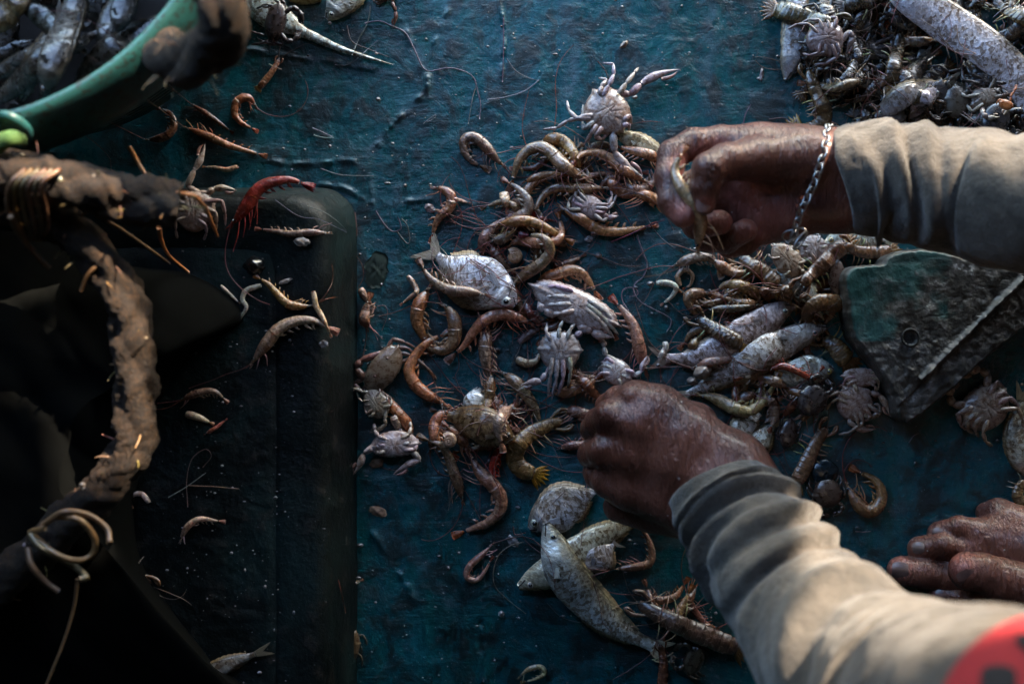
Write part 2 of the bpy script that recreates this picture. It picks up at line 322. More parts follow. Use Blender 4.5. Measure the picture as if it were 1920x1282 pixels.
def lathe_body(C, Nv, rn_d, rn_v, rz, ns=16):         # lying body: dorsal half-width, ventral half-width, half-thickness
    th = np.linspace(0, 2 * np.pi, ns, endpoint=False); c, s = np.cos(th), np.sin(th)
    rad = np.where(c[None] > 0, rn_d[:, None], rn_v[:, None])
    V = C[:, None] + (rad * c[None])[..., None] * Nv[:, None] + (rz[:, None] * s[None])[..., None] * np.array([0, 0, 1.0])
    L = np.r_[0, np.cumsum(np.linalg.norm(np.diff(C, axis=0), axis=1))] * 1000
    pat = np.stack([np.repeat(L, ns), (np.tile(th, len(C)) * np.repeat(rz * 1000 + .5, ns)), np.full(len(C) * ns, RN.uniform(0, 90))], 1)
    return V.reshape(-1, 3), [tuple(f) for f in gridfaces(len(C), ns)] + [tuple(range(ns))[::-1], tuple(range((len(C) - 1) * ns, len(C) * ns))], pat
def flatnormals(C):
    T = np.gradient(C, axis=0); T[:, 2] = 0; T /= np.linalg.norm(T, axis=1)[:, None] + 1e-9
    return T, np.stack([-T[:, 1], T[:, 0], np.zeros(len(T))], 1)
def shrimp(label, pts, w, col=BROWN, ant=2, legs=4, tail=None, lift=0.0, flip=False, head=True, small=False, name='shrimp', group=G_SHR, z3=None, eyes=True, alen=1.0):
    n = 46; r0 = w * .89 / 2 * S0; px = resample(np.array(pts, float)[:, :2], n); t = np.linspace(0, 1, n)
    if head: prof = np.interp(t, [0, .045, .12, .20, .28, .40, .50, .62, .75, .86, .93, 1], [.06, .20, .55, .84, .98, 1, .96, .86, .70, .52, .37, .26])
    else: prof = np.interp(t, [0, .05, .2, .4, .6, .8, .92, 1], [.62, .86, 1, .96, .82, .60, .40, .26])
    if z3 is not None:
        zz = np.interp(t, np.linspace(0, 1, len(z3)), z3); C = np.array([P(a, b, z) for (a, b), z in zip(px, zz)])
    else: C = settle(px, .80 * r0 * np.maximum(prof, .3), r0 * prof, lift)
    T, N = flatnormals(C); turn = sum(T[i][0] * T[i + 1][1] - T[i][1] * T[i + 1][0] for i in range(n - 1)); sg = -1 if turn > 0 else 1
    if flip: sg = -sg
    D = N * sg
    root = thing(name, label, name.replace('_', ' '), (C[n // 2][0], C[n // 2][1], C[:, 2].min() - .8 * r0), group); col = jit(col); tail = tail or (col[0] * 1.0, col[1] * .62, col[2] * .5)
    hs = int(.37 * n) if head else 0; i1 = int(.935 * n)
    # abdomen with overlapping rings
    sub = np.linspace(hs, i1, 64); ii = np.arange(n); ab = lambda A: np.stack([np.interp(sub, ii, A[:, k]) for k in range(A.shape[1])], 1)
    Ca, Da = ab(C), ab(D); pr = np.interp(sub, ii, prof); fr = (np.linspace(0, 5.999 if not small else 4.999, 64)) % 1.0
    m = .965 + .05 * fr ** .7; ra = r0 * pr * m
    V, F, pat = lathe_body(Ca, Da, ra, ra * .86, ra * .80, 16)
    g = G(); g.add(V, F, pat); seg = np.repeat(fr, 16)
    if not small:                        # swimmerets and side flaps along the inner curve
        for k in range(5):
            j = int(6 + k * 11); c0 = Ca[j] - Da[j] * ra[j] * .72; tt = T[int(sub[j])]; d = -Da[j] * .8 + tt * RN.uniform(.1, .8)
            q = [c0, c0 + d * r0 * .55 + np.array([0, 0, .1 * r0]), c0 + d * r0 * RN.uniform(.8, 1.15) + tt * r0 * .3]
            V2, F2, p2 = tube(resample(q, 5), np.array([.22, .26, .2, .12, .03]) * r0, 5, .5); g.add(V2, F2, p2); seg = np.r_[seg, np.full(len(V2), .3)]
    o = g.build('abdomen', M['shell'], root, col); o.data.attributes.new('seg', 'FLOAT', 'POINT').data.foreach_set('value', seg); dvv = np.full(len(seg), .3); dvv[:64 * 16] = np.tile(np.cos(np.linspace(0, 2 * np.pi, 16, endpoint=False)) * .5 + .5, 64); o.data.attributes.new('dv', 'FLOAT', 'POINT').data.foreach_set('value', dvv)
    if head:
        h = slice(0, hs + 2); rc_ = r0 * prof[h] * 1.03
        V, F, pat = lathe_body(C[h], D[h], rc_, rc_ * .90, rc_ * .84, 16); g = G().add(V, F, pat)
        fw = -T[0]; q = [C[3] + D[3] * r0 * .22, C[0] + D[0] * r0 * .12, C[0] + fw * r0 * .9 + D[0] * r0 * .25]        # rostrum
        a = tube(resample(q, 6), np.array([.16, .13, .10, .08, .05, .01]) * r0, 5); g.add(*a)
        q = [C[1] - D[1] * r0 * .12, C[0] + fw * r0 * .55 - D[0] * r0 * .2]; a = tube(resample(q, 5), np.array([.17, .17, .14, .09, .02]) * r0, 6, .4); g.add(*a)
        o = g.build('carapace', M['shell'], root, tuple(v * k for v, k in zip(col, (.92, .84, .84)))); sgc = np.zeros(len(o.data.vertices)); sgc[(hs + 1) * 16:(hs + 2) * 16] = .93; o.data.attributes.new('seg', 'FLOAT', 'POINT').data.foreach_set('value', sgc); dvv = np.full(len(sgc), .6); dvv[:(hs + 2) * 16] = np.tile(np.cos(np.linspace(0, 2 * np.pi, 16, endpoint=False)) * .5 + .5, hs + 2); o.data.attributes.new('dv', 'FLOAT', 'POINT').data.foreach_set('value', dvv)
        if eyes:
            e = C[3] + D[3] * r0 * .18 + np.array([0, 0, r0 * prof[3] * .84]); V, F = ball(e, max(.0009, r0 * .19), 6, 9); mk('eye', V, F, M['eye'], root, (.006, .006, .007))
        for k in range(legs):
            j = int(n * (.13 + .055 * k)); c0 = C[j] - D[j] * r0 * prof[j] * .75; L = r0 * RN.uniform(1.3, 2.4); d = -D[j] * RN.uniform(.5, 1) - T[j] * RN.uniform(.3, 1.2)
            a = c0 + d * L * .5 + np.array([0, 0, .25 * r0]); b_ = c0 + d * L + (-T[j] if RN.random() < .5 else D[j] * .3) * L * .5; b_[2] = max(b_[2] - .5 * r0, .0008)
            V, F, pat = strand([c0, a, b_], .00055, .00022, 9); mk('leg', V, F, M['hair'], root, jit(tuple(v * f for v, f in zip(col, (1.35, 1.0, .9))), .2))
        for k in range(min(ant, RN.choice((1, 1, 2)))):
            L = RN.uniform(.035, .085) * alen; d = -T[0] + D[0] * RN.uniform(-.7, .7); q = wander(C[0] + np.array([0, 0, .0005]), d, L, RN.random(), z3 is None)
            V, F, pat = strand(q, .00044, .00028, 30); mk('antenna', V, F, M['hair'], root, jit((.16, .035, .022), .35))
    g = G(); tb = T[-1]; base = C[-2]; L = r0 * RN.uniform(1.6, 2.1) * (1 if not small else .7)                  # tail fan
    for a in (-.26, -.13, 0, .13, .26):
        d = tb * math.cos(a) + N[-1] * math.sin(a); s = np.array([-d[1], d[0], 0]); u = np.linspace(0, 1, 7); wd = r0 * .24 * np.sin(np.pi * (.12 + .80 * u)) ** .8
        q = base + d * (u * L)[:, None]; q[:, 2] += -.25 * r0 * u + (.06 - abs(a) * .3) * r0 * 1.2; q[:, 2] = np.maximum(q[:, 2], .0006)
        V, F, pat = tube(q, wd, 8, .3); g.add(V, F, pat)
    g.build('tail_fan', M['shell'], root, jit(tail, .15))
    for c_, rr in zip(C, prof): hset(c_[0], c_[1], r0 * rr * .6, c_[2] + r0 * rr * .55)
    return root
def mantis(label, pts, w, col=OLIVE, fan=(.30, .17, .035), lift=0.0, name='mantis_shrimp', legs=3, group=G_MAN, spots=False):
    col = darken(col, .58)
    n = 60; r0 = w / 2 * S0; px = resample(np.array(pts, float), n); t = np.linspace(0, 1, n)
    prof = np.interp(t, [0, .04, .14, .22, .32, .6, .85, .94, 1], [.25, .5, .66, .74, .86, 1, 1, .9, .5])
    C = settle(px, .6 * r0 * prof, r0 * prof, lift); T, N = flatnormals(C)
    root = thing(name, label, name.replace('_', ' '), (C[n // 2][0], C[n // 2][1], C[:, 2].min() - .6 * r0), group); col = jit(col)
    i0 = int(.2 * n); sub = np.linspace(i0, n - 2, 90); ii = np.arange(n); f = lambda A: np.stack([np.interp(sub, ii, A[:, k]) for k in range(3)], 1)
    fr = np.linspace(0, 8.999, 90) % 1; pr = np.interp(sub, ii, prof) * (.90 + .075 * fr ** 1.5) * r0
    V, F, pat = lathe_body(f(C), f(N), pr, pr, pr * .62, 18); seg = np.repeat(fr, 18); th = np.linspace(0, 2 * np.pi, 18, endpoint=False)
    rid = (np.abs(np.cos(th) * 3 - np.round(np.cos(th) * 3)) < .14) & (np.sin(th) > .2); V[:, 2] += np.tile(rid, 90) * r0 * .07
    g = G().add(V, F, pat); o = g.build('abdomen', M['shell'], root, col); o.data.attributes.new('seg', 'FLOAT', 'POINT').data.foreach_set('value', seg)
    if spots:
        for k in range(5):
            j = int(12 + k * 13); c = f(C)[j] + np.array([0, 0, pr[j] * .60]) + f(N)[j] * pr[j] * .2; V, F = ball(c, (r0 * .22, r0 * .17, r0 * .05), 5, 8); mk('pale_patch', V, F, M['crab'], root, (.62, .60, .58))
    h = slice(0, i0 + 2); V, F, pat = lathe_body(C[h], N[h], prof[h] * r0, prof[h] * r0, prof[h] * r0 * .62, 14); G().add(V, F, pat).build('carapace', M['shell'], root, tuple(v * .9 for v in col))
    for s in (-1, 1):
        j = int(.12 * n); c0 = C[j] + N[j] * s * r0 * .55; q = [c0, c0 - T[j] * r0 * 1.2 + N[j] * s * r0 * .5, c0 - T[j] * r0 * 1.9 + N[j] * s * r0 * .15, c0 - T[j] * r0 * .7 + N[j] * s * r0 * .25]
        V, F, pat = tube(resample(q, 14), np.interp(np.linspace(0, 1, 14), [0, .35, .7, 1], [.16, .24, .16, .04]) * r0, 6); mk('claw', V, F, M['shell'], root, tuple(v * 1.3 for v in col), {'pat': pat})
        e = C[0] + N[0] * s * r0 * .22 + np.array([0, 0, r0 * .2]); V, F = ball(e, r0 * .11, 6, 8); mk('eye', V, F, M['eye'], root, (.02, .03, .03))
        V, F, pat = strand(wander(C[0], -T[0] + N[0] * s * .5, .035, RN.random()), .0004, .0002, 16); mk('antenna', V, F, M['hair'], root, (.14, .08, .05))
        for k in range(legs):
            j = int(n * (.26 + .09 * k)); c0 = C[j] + N[j] * s * r0 * .7; d = N[j] * s - T[j] * RN.uniform(-.3, .5); q = [c0, c0 + d * r0 * .6 + np.array([0, 0, .2 * r0]), c0 + d * r0 * 1.2 - np.array([0, 0, .3 * r0])]
            V, F, pat = strand(q, .0007, .0003, 8); mk('leg', V, F, M['hair'], root, jit((.36, .27, .14), .3))
    g = G(); d0 = T[-1]; base = C[-2]
    for a in (-.75, -.5, -.25, 0, .25, .5, .75):
        d = d0 * math.cos(a) + N[-1] * math.sin(a); u = np.linspace(0, 1, 8); L = r0 * (1.6 - abs(a) * .2) * RN.uniform(.85, 1.1); q = base + d * (u * L)[:, None] + N[-1] * a * r0 * .5; q[:, 2] = np.maximum(q[:, 2] - .3 * r0 * u, .001)
        V, F, pat = tube(q, r0 * .22 * np.array([.8, 1, 1.05, 1, .85, .6, .3, .04]), 8, .35); g.add(V, F, pat)
    g.build('tail_fan', M['shell'], root, fan)
    for c_, rr in zip(C, prof): hset(c_[0], c_[1], r0 * rr * .6, c_[2] + r0 * rr * .4)
    return root
SILVER, YSILV, PSILV, DSILV, WSILV = (.62, .62, .62), (.60, .53, .40), (.56, .45, .42), (.24, .22, .20), (.80, .80, .79)
def fish(label, pts, w, col=SILVER, shape='slim', dorsal=1, lift=0.0, eye=True, tailL=.26, eyecol=(.55, .52, .40), name='fish', group=G_FISH, cat='fish', thick=None, fins=True, tail=True, z3=None):
    n = 60; r0 = w / 2 * S0; px = resample(np.array(pts, float), n); t = np.linspace(0, 1, n)
    prof = {'slim': ([0, .03, .08, .16, .28, .42, .6, .8, .93, 1], [.16, .34, .55, .80, .98, 1, .88, .55, .32, .30]), 'round': ([0, .03, .08, .18, .32, .48, .66, .82, .93, 1], [.14, .28, .42, .68, .93, 1, .84, .46, .2, .17]),
            'spike': ([0, .2, .36, .46, .52, .7, 1], [.9, 1, .95, .62, .34, .22, .03]), 'ribbon': ([0, .02, .06, .15, .3, .6, .8, .93, 1], [.10, .3, .55, .85, 1, .95, .7, .3, .05])}[shape]
    prof = np.interp(t, *prof); prof = np.convolve(np.pad(prof, 2, mode='edge'), [.1, .2, .4, .2, .1], 'valid'); th = thick or {'spike': .3, 'slim': .43, 'round': .28, 'ribbon': .36}[shape]
    rz = r0 * th * np.interp(t, [0, .06, .2, .5, .8, 1], [.32, .66, 1, .95, .55, .22])
    if z3 is not None: zz = np.interp(t, np.linspace(0, 1, len(z3)), z3); C = np.array([P(a, b, z) for (a, b), z in zip(px, zz)])
    else: C = settle(px, rz, r0 * prof, lift)
    T, N = flatnormals(C); D = N * dorsal
    root = thing(name, label, cat, (C[n // 2][0], C[n // 2][1], (C[:, 2] - rz).min()), group); col = jit(col, .06); ns = 30
    thv = np.linspace(0, 2 * np.pi, ns, endpoint=False); cc, ss = np.cos(thv), np.sin(thv)
    ssp = np.sign(ss) * np.abs(ss) ** 1.15
    belly = np.where(cc[None] < 0, 1.0 + .10 * np.exp(-((t - .38) / .16) ** 2)[:, None], 1.0)
    up = rz[:, None] * ssp[None]
    gill = np.exp(-((t[:, None] - (.235 - .05 * cc[None] ** 2)) / .022) ** 2); step = (1 / (1 + np.exp((t[:, None] - (.245 - .05 * cc[None] ** 2)) / .006)))
    up = up * (1 + .13 * step * (t[:, None] > .10)) - np.abs(ss)[None] * gill * rz[:, None] * .04
    V = C[:, None] + (r0 * prof[:, None] * cc[None] * belly)[..., None] * D[:, None]; V[..., 2] += up
    V[..., 2] += (np.abs(ss)[None] * fbm(t[:, None] * 6, cc[None] * 2 + RN.uniform(0, 50), 5, 2) * rz[:, None] * .06)
    L = np.r_[0, np.cumsum(np.linalg.norm(np.diff(C, axis=0), axis=1))] * 1000
    pat = np.stack([np.repeat(L, ns), np.tile(thv, n) * np.repeat(r0 * prof * 800, ns), np.full(n * ns, RN.uniform(0, 90))], 1)
    F = [tuple(f) for f in gridfaces(n, ns)] + [tuple(range(ns))[::-1], tuple(range((n - 1) * ns, n * ns))]
    o = mk('body', V.reshape(-1, 3), F, M['fish'], root, col, {'pat': pat, 'dv': np.tile(cc * .5 + .5, n), 'body': np.repeat(np.clip((t - .22) / .04, .15, 1), ns)})
    at = lambda tt, c: (C[int(tt * (n - 1))] + D[int(tt * (n - 1))] * r0 * prof[int(tt * (n - 1))] * c + np.array([0, 0, rz[int(tt * (n - 1))] * math.sqrt(max(0, 1 - c * c)) * 1.1]))
    if eye:
        er = r0 * (.20 if shape == 'round' else .19) if shape not in ('ribbon', 'spike') else r0 * .24; te = .115 if shape == 'round' else .085; e = at(te, .22); V, F = ball(e, (er, er, er * .42), 7, 16)
        ring = mk('eye', V, F, M['wet'], root, eyecol); V, F = ball(e + np.array([0, 0, er * .20]), (er * .60, er * .60, er * .42), 8, 16); mk('pupil', V, F, M['eye'], ring, (.008, .009, .012))
    q = [C[0] + np.array([0, 0, rz[0] * .9]) - D[0] * r0 * .02, at(.03, -.30) + np.array([0, 0, -.0002]), at(.075, -.52)]; V, F, p_ = tube(resample(q, 8), .0006, 5); mk('mouth', V, F, M['matte'], root, (.03, .018, .015))
    def finmesh(base, d, L, w0, w1, nm, fork=0.0, c=None, tilt=0.0):       # thin ribbed sheet widening from w0 to w1
        s = np.array([-d[1], d[0], 0]); nu, nv = 7, 15; g = []
        for i in range(nu):
            u = i / (nu - 1); ww = w0 + (w1 - w0) * u ** .8
            for j in range(nv):
                v = j / (nv - 1) * 2 - 1; ll = L * u * (1 - fork * (1 - abs(v)) ** 1.2); p = base + d * ll + s * v * ww; p = p.copy(); p[2] += tilt * u + math.sin(j * 3.1) * .00025; p[2] = max(p[2], .0012); g.append(p)
        g = np.array(g); V = np.vstack([g, g - np.array([0, 0, .0007])]); k = nu * nv; F = [tuple(f) for f in gridfaces(nu, nv, False)] + [tuple(f + k) for f in gridfaces(nu, nv, False, True)]
        pat = np.stack([np.tile(np.repeat(np.arange(nu) * .2, nv), 2), np.tile(np.tile(np.arange(nv) * 1.3, nu), 2), np.zeros(2 * k)], 1)
        return mk(nm, V, F, M['fin'], root, c or tuple(v * f for v, f in zip(col, (.75, .66, .48))), {'pat': pat})
    Ltot = L[-1] / 1000
    if tail and shape not in ('ribbon', 'spike'): finmesh(C[-2], T[-1], Ltot * tailL, r0 * prof[-1], r0 * .72, 'tail_fin', .55)
    if fins:
        for nm, sg, a0, a1, h in (('dorsal_fin', 1, .28, .86, .16 if shape != 'slim' else .22), ('anal_fin', -1, .55, .86, .13)):
            ia = np.linspace(a0 * n, a1 * n, 16).astype(int); hh = np.sin(np.linspace(.25, 3.0, 16)) * h * r0; pi = C[ia] + D[ia] * sg * (r0 * prof[ia] * .93)[:, None]; po = C[ia] + D[ia] * sg * (r0 * prof[ia] * 1.0 + hh + np.arange(16) % 2 * .0006)[:, None] + T[ia] * r0 * .12
            V = np.vstack([pi + (0, 0, .0006), po, pi - (0, 0, .0006)]); F = [(k, k + 1, 17 + k, 16 + k) for k in range(15)] + [(16 + k, 17 + k, 33 + k, 32 + k) for k in range(15)]
            mk(nm, V, F, M['fin'], root, tuple(v * f for v, f in zip(col, (.55, .42, .24))), {'pat': np.stack([np.zeros(48), np.tile(np.arange(16) * 1.2, 3), np.zeros(48)], 1)})
        i = int(.27 * n); d = (T[i] - D[i] * .5); d /= np.linalg.norm(d); b_ = at(.27, -.25) + np.array([0, 0, .0008]); finmesh(b_, d, r0 * .55, r0 * .06, r0 * .16, 'pectoral_fin', 0, tuple(v * .85 for v in col), .0012)
    for c_, rr, zz in zip(C, prof, rz): hset(c_[0], c_[1], r0 * rr * .7, c_[2] + zz * .7)
    return root
LAV, BCRAB, DCRAB = (.62, .49, .42), (.20, .135, .105), (.070, .055, .045)
def crab(label, c, a, b, ang, col=LAV, belly=True, claws=None, legs=8, seed=0, lift=0.0, name='crab', group=G_CRAB, legspread=1.0, spots=False, legcol=None, z3=None, legpx=None):
    rr = random.Random(seed + 101); A, B = a * S0, b * S0; dirF = np.array([math.cos(R(ang)), -math.sin(R(ang)), 0.0])     # facing, degrees clockwise in the picture
    side = np.array([-dirF[1], dirF[0], 0]); hgt = min(A, B) * .55; ctr0 = P(*c); bb = bq(ctr0[0], ctr0[1]); zb = bb + max(hq(ctr0[0], ctr0[1], A * .6) - bb, 0) * .85 + lift if z3 is None else z3; ctr = P(c[0], c[1], zb + hgt * .8); ctr[2] = zb
    root = thing(name, label, 'crab', ctr, group); col = jit(col, .10); legcol = legcol or col; AL = min(A, 1.35 * B)
    na, nr = 72, 16; th = np.linspace(0, 2 * np.pi, na, endpoint=False); fx, sx = np.cos(th), np.sin(th)
    rad = (np.abs(fx / 1.0) ** 2.4 + np.abs(sx / 1.0) ** 2.0) ** (-1 / 2.2); ex = sx * A * rad; ef = fx * B * rad * np.where(fx < 0, 1.0, .86); ex = ex * np.where(fx < 0, 1 - .20 * fx ** 2 * np.abs(sx), 1 + .05 * np.abs(sx * fx))
    if belly is False or True:
        sp = np.exp(-((np.abs(th - np.pi / 2) / .10) ** 2)) + np.exp(-((np.abs(th - 1.5 * np.pi) / .10) ** 2)); ex = ex * (1 + .16 * sp); teeth = np.where(fx > .1, .025 * np.sin(th * 27), 0); ex *= 1 + teeth; ef *= 1 + teeth
    rho = np.linspace(0, 1, nr); top = []; gv = []
    for r_ in rho:
        X, Y = ex * r_, ef * r_; z = hgt * (1 - r_ ** 2.6) ** .55 * 1.0
        gr = np.zeros(na)
        if belly:                        # sternum plates, midline flap
            xx, yy = X / A, Y / B; phi = np.arctan2(np.abs(xx) + 1e-6, yy + .25); k = phi / (np.pi / 6.5); gr = np.exp(-((k - np.round(k)) / .10) ** 2) * ((np.abs(xx) > .10) & (r_ < .82) & (r_ > .08))
            flap = np.exp(-(((np.abs(xx) - .20 * (1 - np.clip(yy + .75, 0, 1.2) / 1.2)) / .022) ** 2)) * (yy < .4); gr = np.maximum(gr, flap * (r_ < .95)) * .8
            z = z * .85 - gr * hgt * .09 + hgt * .10 * np.clip(1 - (xx / .62) ** 2 - ((yy - .05) / .62) ** 2, 0, 1) ** .35
        else:
            z = z + hgt * .05 * fbm(X / A * 4, Y / B * 4 + seed, 11) * (r_ < .95)
        top.append(ctr + side * X[:, None] + dirF * Y[:, None] + np.stack([0 * z, 0 * z, hgt * .75 + z * .8], 1)); gv.append(gr)
    gv[-1] = np.full(na, .8); gv[-2] = np.maximum(gv[-2], .55)
    for r_, z in ((.96, hgt * .45), (.8, hgt * .15), (.5, 0.0005), (.01, 0.0005)):
        top.append(ctr + side * (ex * r_)[:, None] + dirF * (ef * r_)[:, None] + np.array([0, 0, z])); gv.append(np.zeros(na))
    V = np.concatenate(top, 0); F = [tuple(f) for f in gridfaces(len(top), na, True, True)]; pat = (V - ctr) * 1000 + seed * 13
    if z3 is None: V[:, 2] = np.maximum(V[:, 2], .0006)
    mk('shell', V, F, M['crab'], root, col, {'pat': pat, 'groove': np.concatenate(gv)})
    if spots:
        for s in (-1, 1):
            e = ctr + side * A * .42 * s + dirF * B * .1 + np.array([0, 0, hgt * 1.42]); V, F = ball(e, (A * .13, A * .11, A * .03), 5, 14); o = mk('spot', V, F, M['crab'], root, (.50, .40, .34)); V, F = ball(e + np.array([0, 0, A * .012]), (A * .085, A * .075, A * .03), 5, 14); mk('spot_centre', V, F, M['crab'], o, (.10, .022, .018))
    def limb(q, r, nm, cl, par=root, fl=.8, gv_=None):
        V, F, pat = tube(q, r, 8, fl); V[:, 2] = np.maximum(V[:, 2], .0006); u = np.linspace(0, 1, len(q)); jn = np.clip((u - .72) * 2.2, 0, .6) if gv_ is None else np.array(gv_); return mk(nm, V, F, M['crab'], par, cl, {'pat': pat, 'groove': np.repeat(jn, 8)})
    def jointed(pts3, rs, nm, cl, par=root):        # segments swollen in the middle, pinched at each joint
        q = []; r = []; gg = []
        for i in range(len(pts3) - 1):
            p0, p1 = np.array(pts3[i]), np.array(pts3[i + 1])
            for u, m in ((0, .50), (.10, .95), (.4, 1.12), (.78, 1.02), (.95, .62)):
                q.append(p0 * (1 - u) + p1 * u); r.append((rs[i] * (1 - u) + rs[i + 1] * u) * m); gg.append(1.0 if u == 0 and i else (.7 if u == .95 else .45 * i / len(pts3)))
        q.append(np.array(pts3[-1])); r.append(rs[-1] * .3); gg.append(.8); return limb(np.array(q), np.array(r), nm, cl, par, .8, gg)
    nl = legs // 2; zl = zb + hgt * .7
    for lp in legpx or ():
        m = len(lp); q = [P(x, y, 0) for x, y in lp]; hs_ = np.interp(np.arange(m), [0, 1, m - 1], [1.35, 1.3, .5]) * hgt + zb; q = [P(x, y, h) for (x, y), h in zip(lp, hs_)]
        for p_ in q[1:]: p_[2] = max(p_[2], hq(p_[0], p_[1], .003) + .002)
        rr_ = list(np.interp(np.arange(m), [0, 1, m - 1], [1, .95, .38]) * AL * .115); jointed(q, rr_, 'leg', jit(legcol, .15))
    if legpx: nl = 0
    for s in (-1, 1):
        for k in range(nl):
            fwd = .45 - .95 * k / max(1, nl - 1); p0 = ctr + side * s * A * (.40 - .05 * k) + dirF * B * fwd * .8; p0[2] = zb + hgt * (1.28 if belly else .5)
            spread = (rr.uniform(.6, 1.1)) * legspread; d = side * s * .95 + dirF * (fwd * .8 - .1 + rr.uniform(-.2, .2)); d /= np.linalg.norm(d); L = A * .86 * spread; d2 = side * s * rr.uniform(-.1, .55) - dirF * rr.uniform(.6, 1.1); d2 /= np.linalg.norm(d2); d3 = d2 - dirF * rr.uniform(.1, .8) - side * s * rr.uniform(.2, .9); d3 /= np.linalg.norm(d3)
            pts3 = [p0, p0 + d * L, p0 + d * L + d2 * L * .7, p0 + d * L + d2 * L * .7 + d3 * L * .65]
            for i, h in enumerate((zb + hgt * (1.25 if belly else .6), zl, zb + hgt * .25)): pts3[i + 1][2] = max(h, .0012)
            r_ = AL * .105 * (1.15 if k < 3 else .9); jointed(pts3, [r_, r_ * .9, r_ * .72, r_ * (.35 if k < nl - 1 else .8)], 'leg', jit(legcol, .12))
    for ci, s in enumerate((-1, 1)):
        cp = claws[ci] if claws is not None else 'auto'
        if cp is None: continue
        p0 = ctr + side * s * A * .50 + dirF * B * .55; p0[2] = zb + hgt * .85
        if cp == 'auto':
            d = side * s * .9 + dirF * .8; e1 = p0 + d * A * .45; e2 = e1 + (dirF - side * s * .35) * A * .35; tip = e2 + (dirF * .5 - side * s * 1.0) * A * .65
        else:
            e1, e2, tip = (P(x, y, zb + hgt * .7) for x, y in cp)
        zs = (zb + hgt * .9, zb + hgt * .85, zb + hgt * .6)
        for q, h in zip((e1, e2, tip), zs): q[2] = max(h, hq(q[0], q[1], .004) + .003)
        ra = AL * .17; arm = jointed([p0, e1, e2], [ra * .8, ra, ra * .85], 'claw', jit(legcol, .08))
        d = tip - e2; Lc = np.linalg.norm(d[:2]); u = np.linspace(0, 1, 14); q = e2 + d * u[:, None]; sd = np.array([-d[1], d[0], 0]) / (Lc + 1e-9) * s
        q = q + sd * (np.sin(u * np.pi) * Lc * .06)[:, None]; limb(q, np.interp(u, [0, .1, .35, .55, .8, 1], [.6, .95, 1.2, .8, .42, .08]) * ra, 'pincer', jit(legcol, .06), arm)
        q0 = e2 + d * .5 - sd * ra * .7; q1 = [q0, e2 + d * .75 - sd * ra * .95, tip - d * .04 - sd * ra * .25]; limb(resample(q1, 10), np.interp(np.linspace(0, 1, 10), [0, .3, .7, 1], [.5, .55, .35, .06]) * ra, 'pincer_finger', tuple(v * f for v, f in zip(jit(legcol, .06), (.95, .72, .66))), arm)
    for s in (-1, 1):
        if not belly: e = ctr + dirF * B * .93 + side * s * A * .20 + np.array([0, 0, hgt * .85]); V, F = ball(e, A * .06, 6, 8); mk('eye', V, F, M['eye'], root, (.01, .008, .008))
    hset(ctr[0], ctr[1], min(A, B) * .7, zb + hgt * 1.2)
    return root
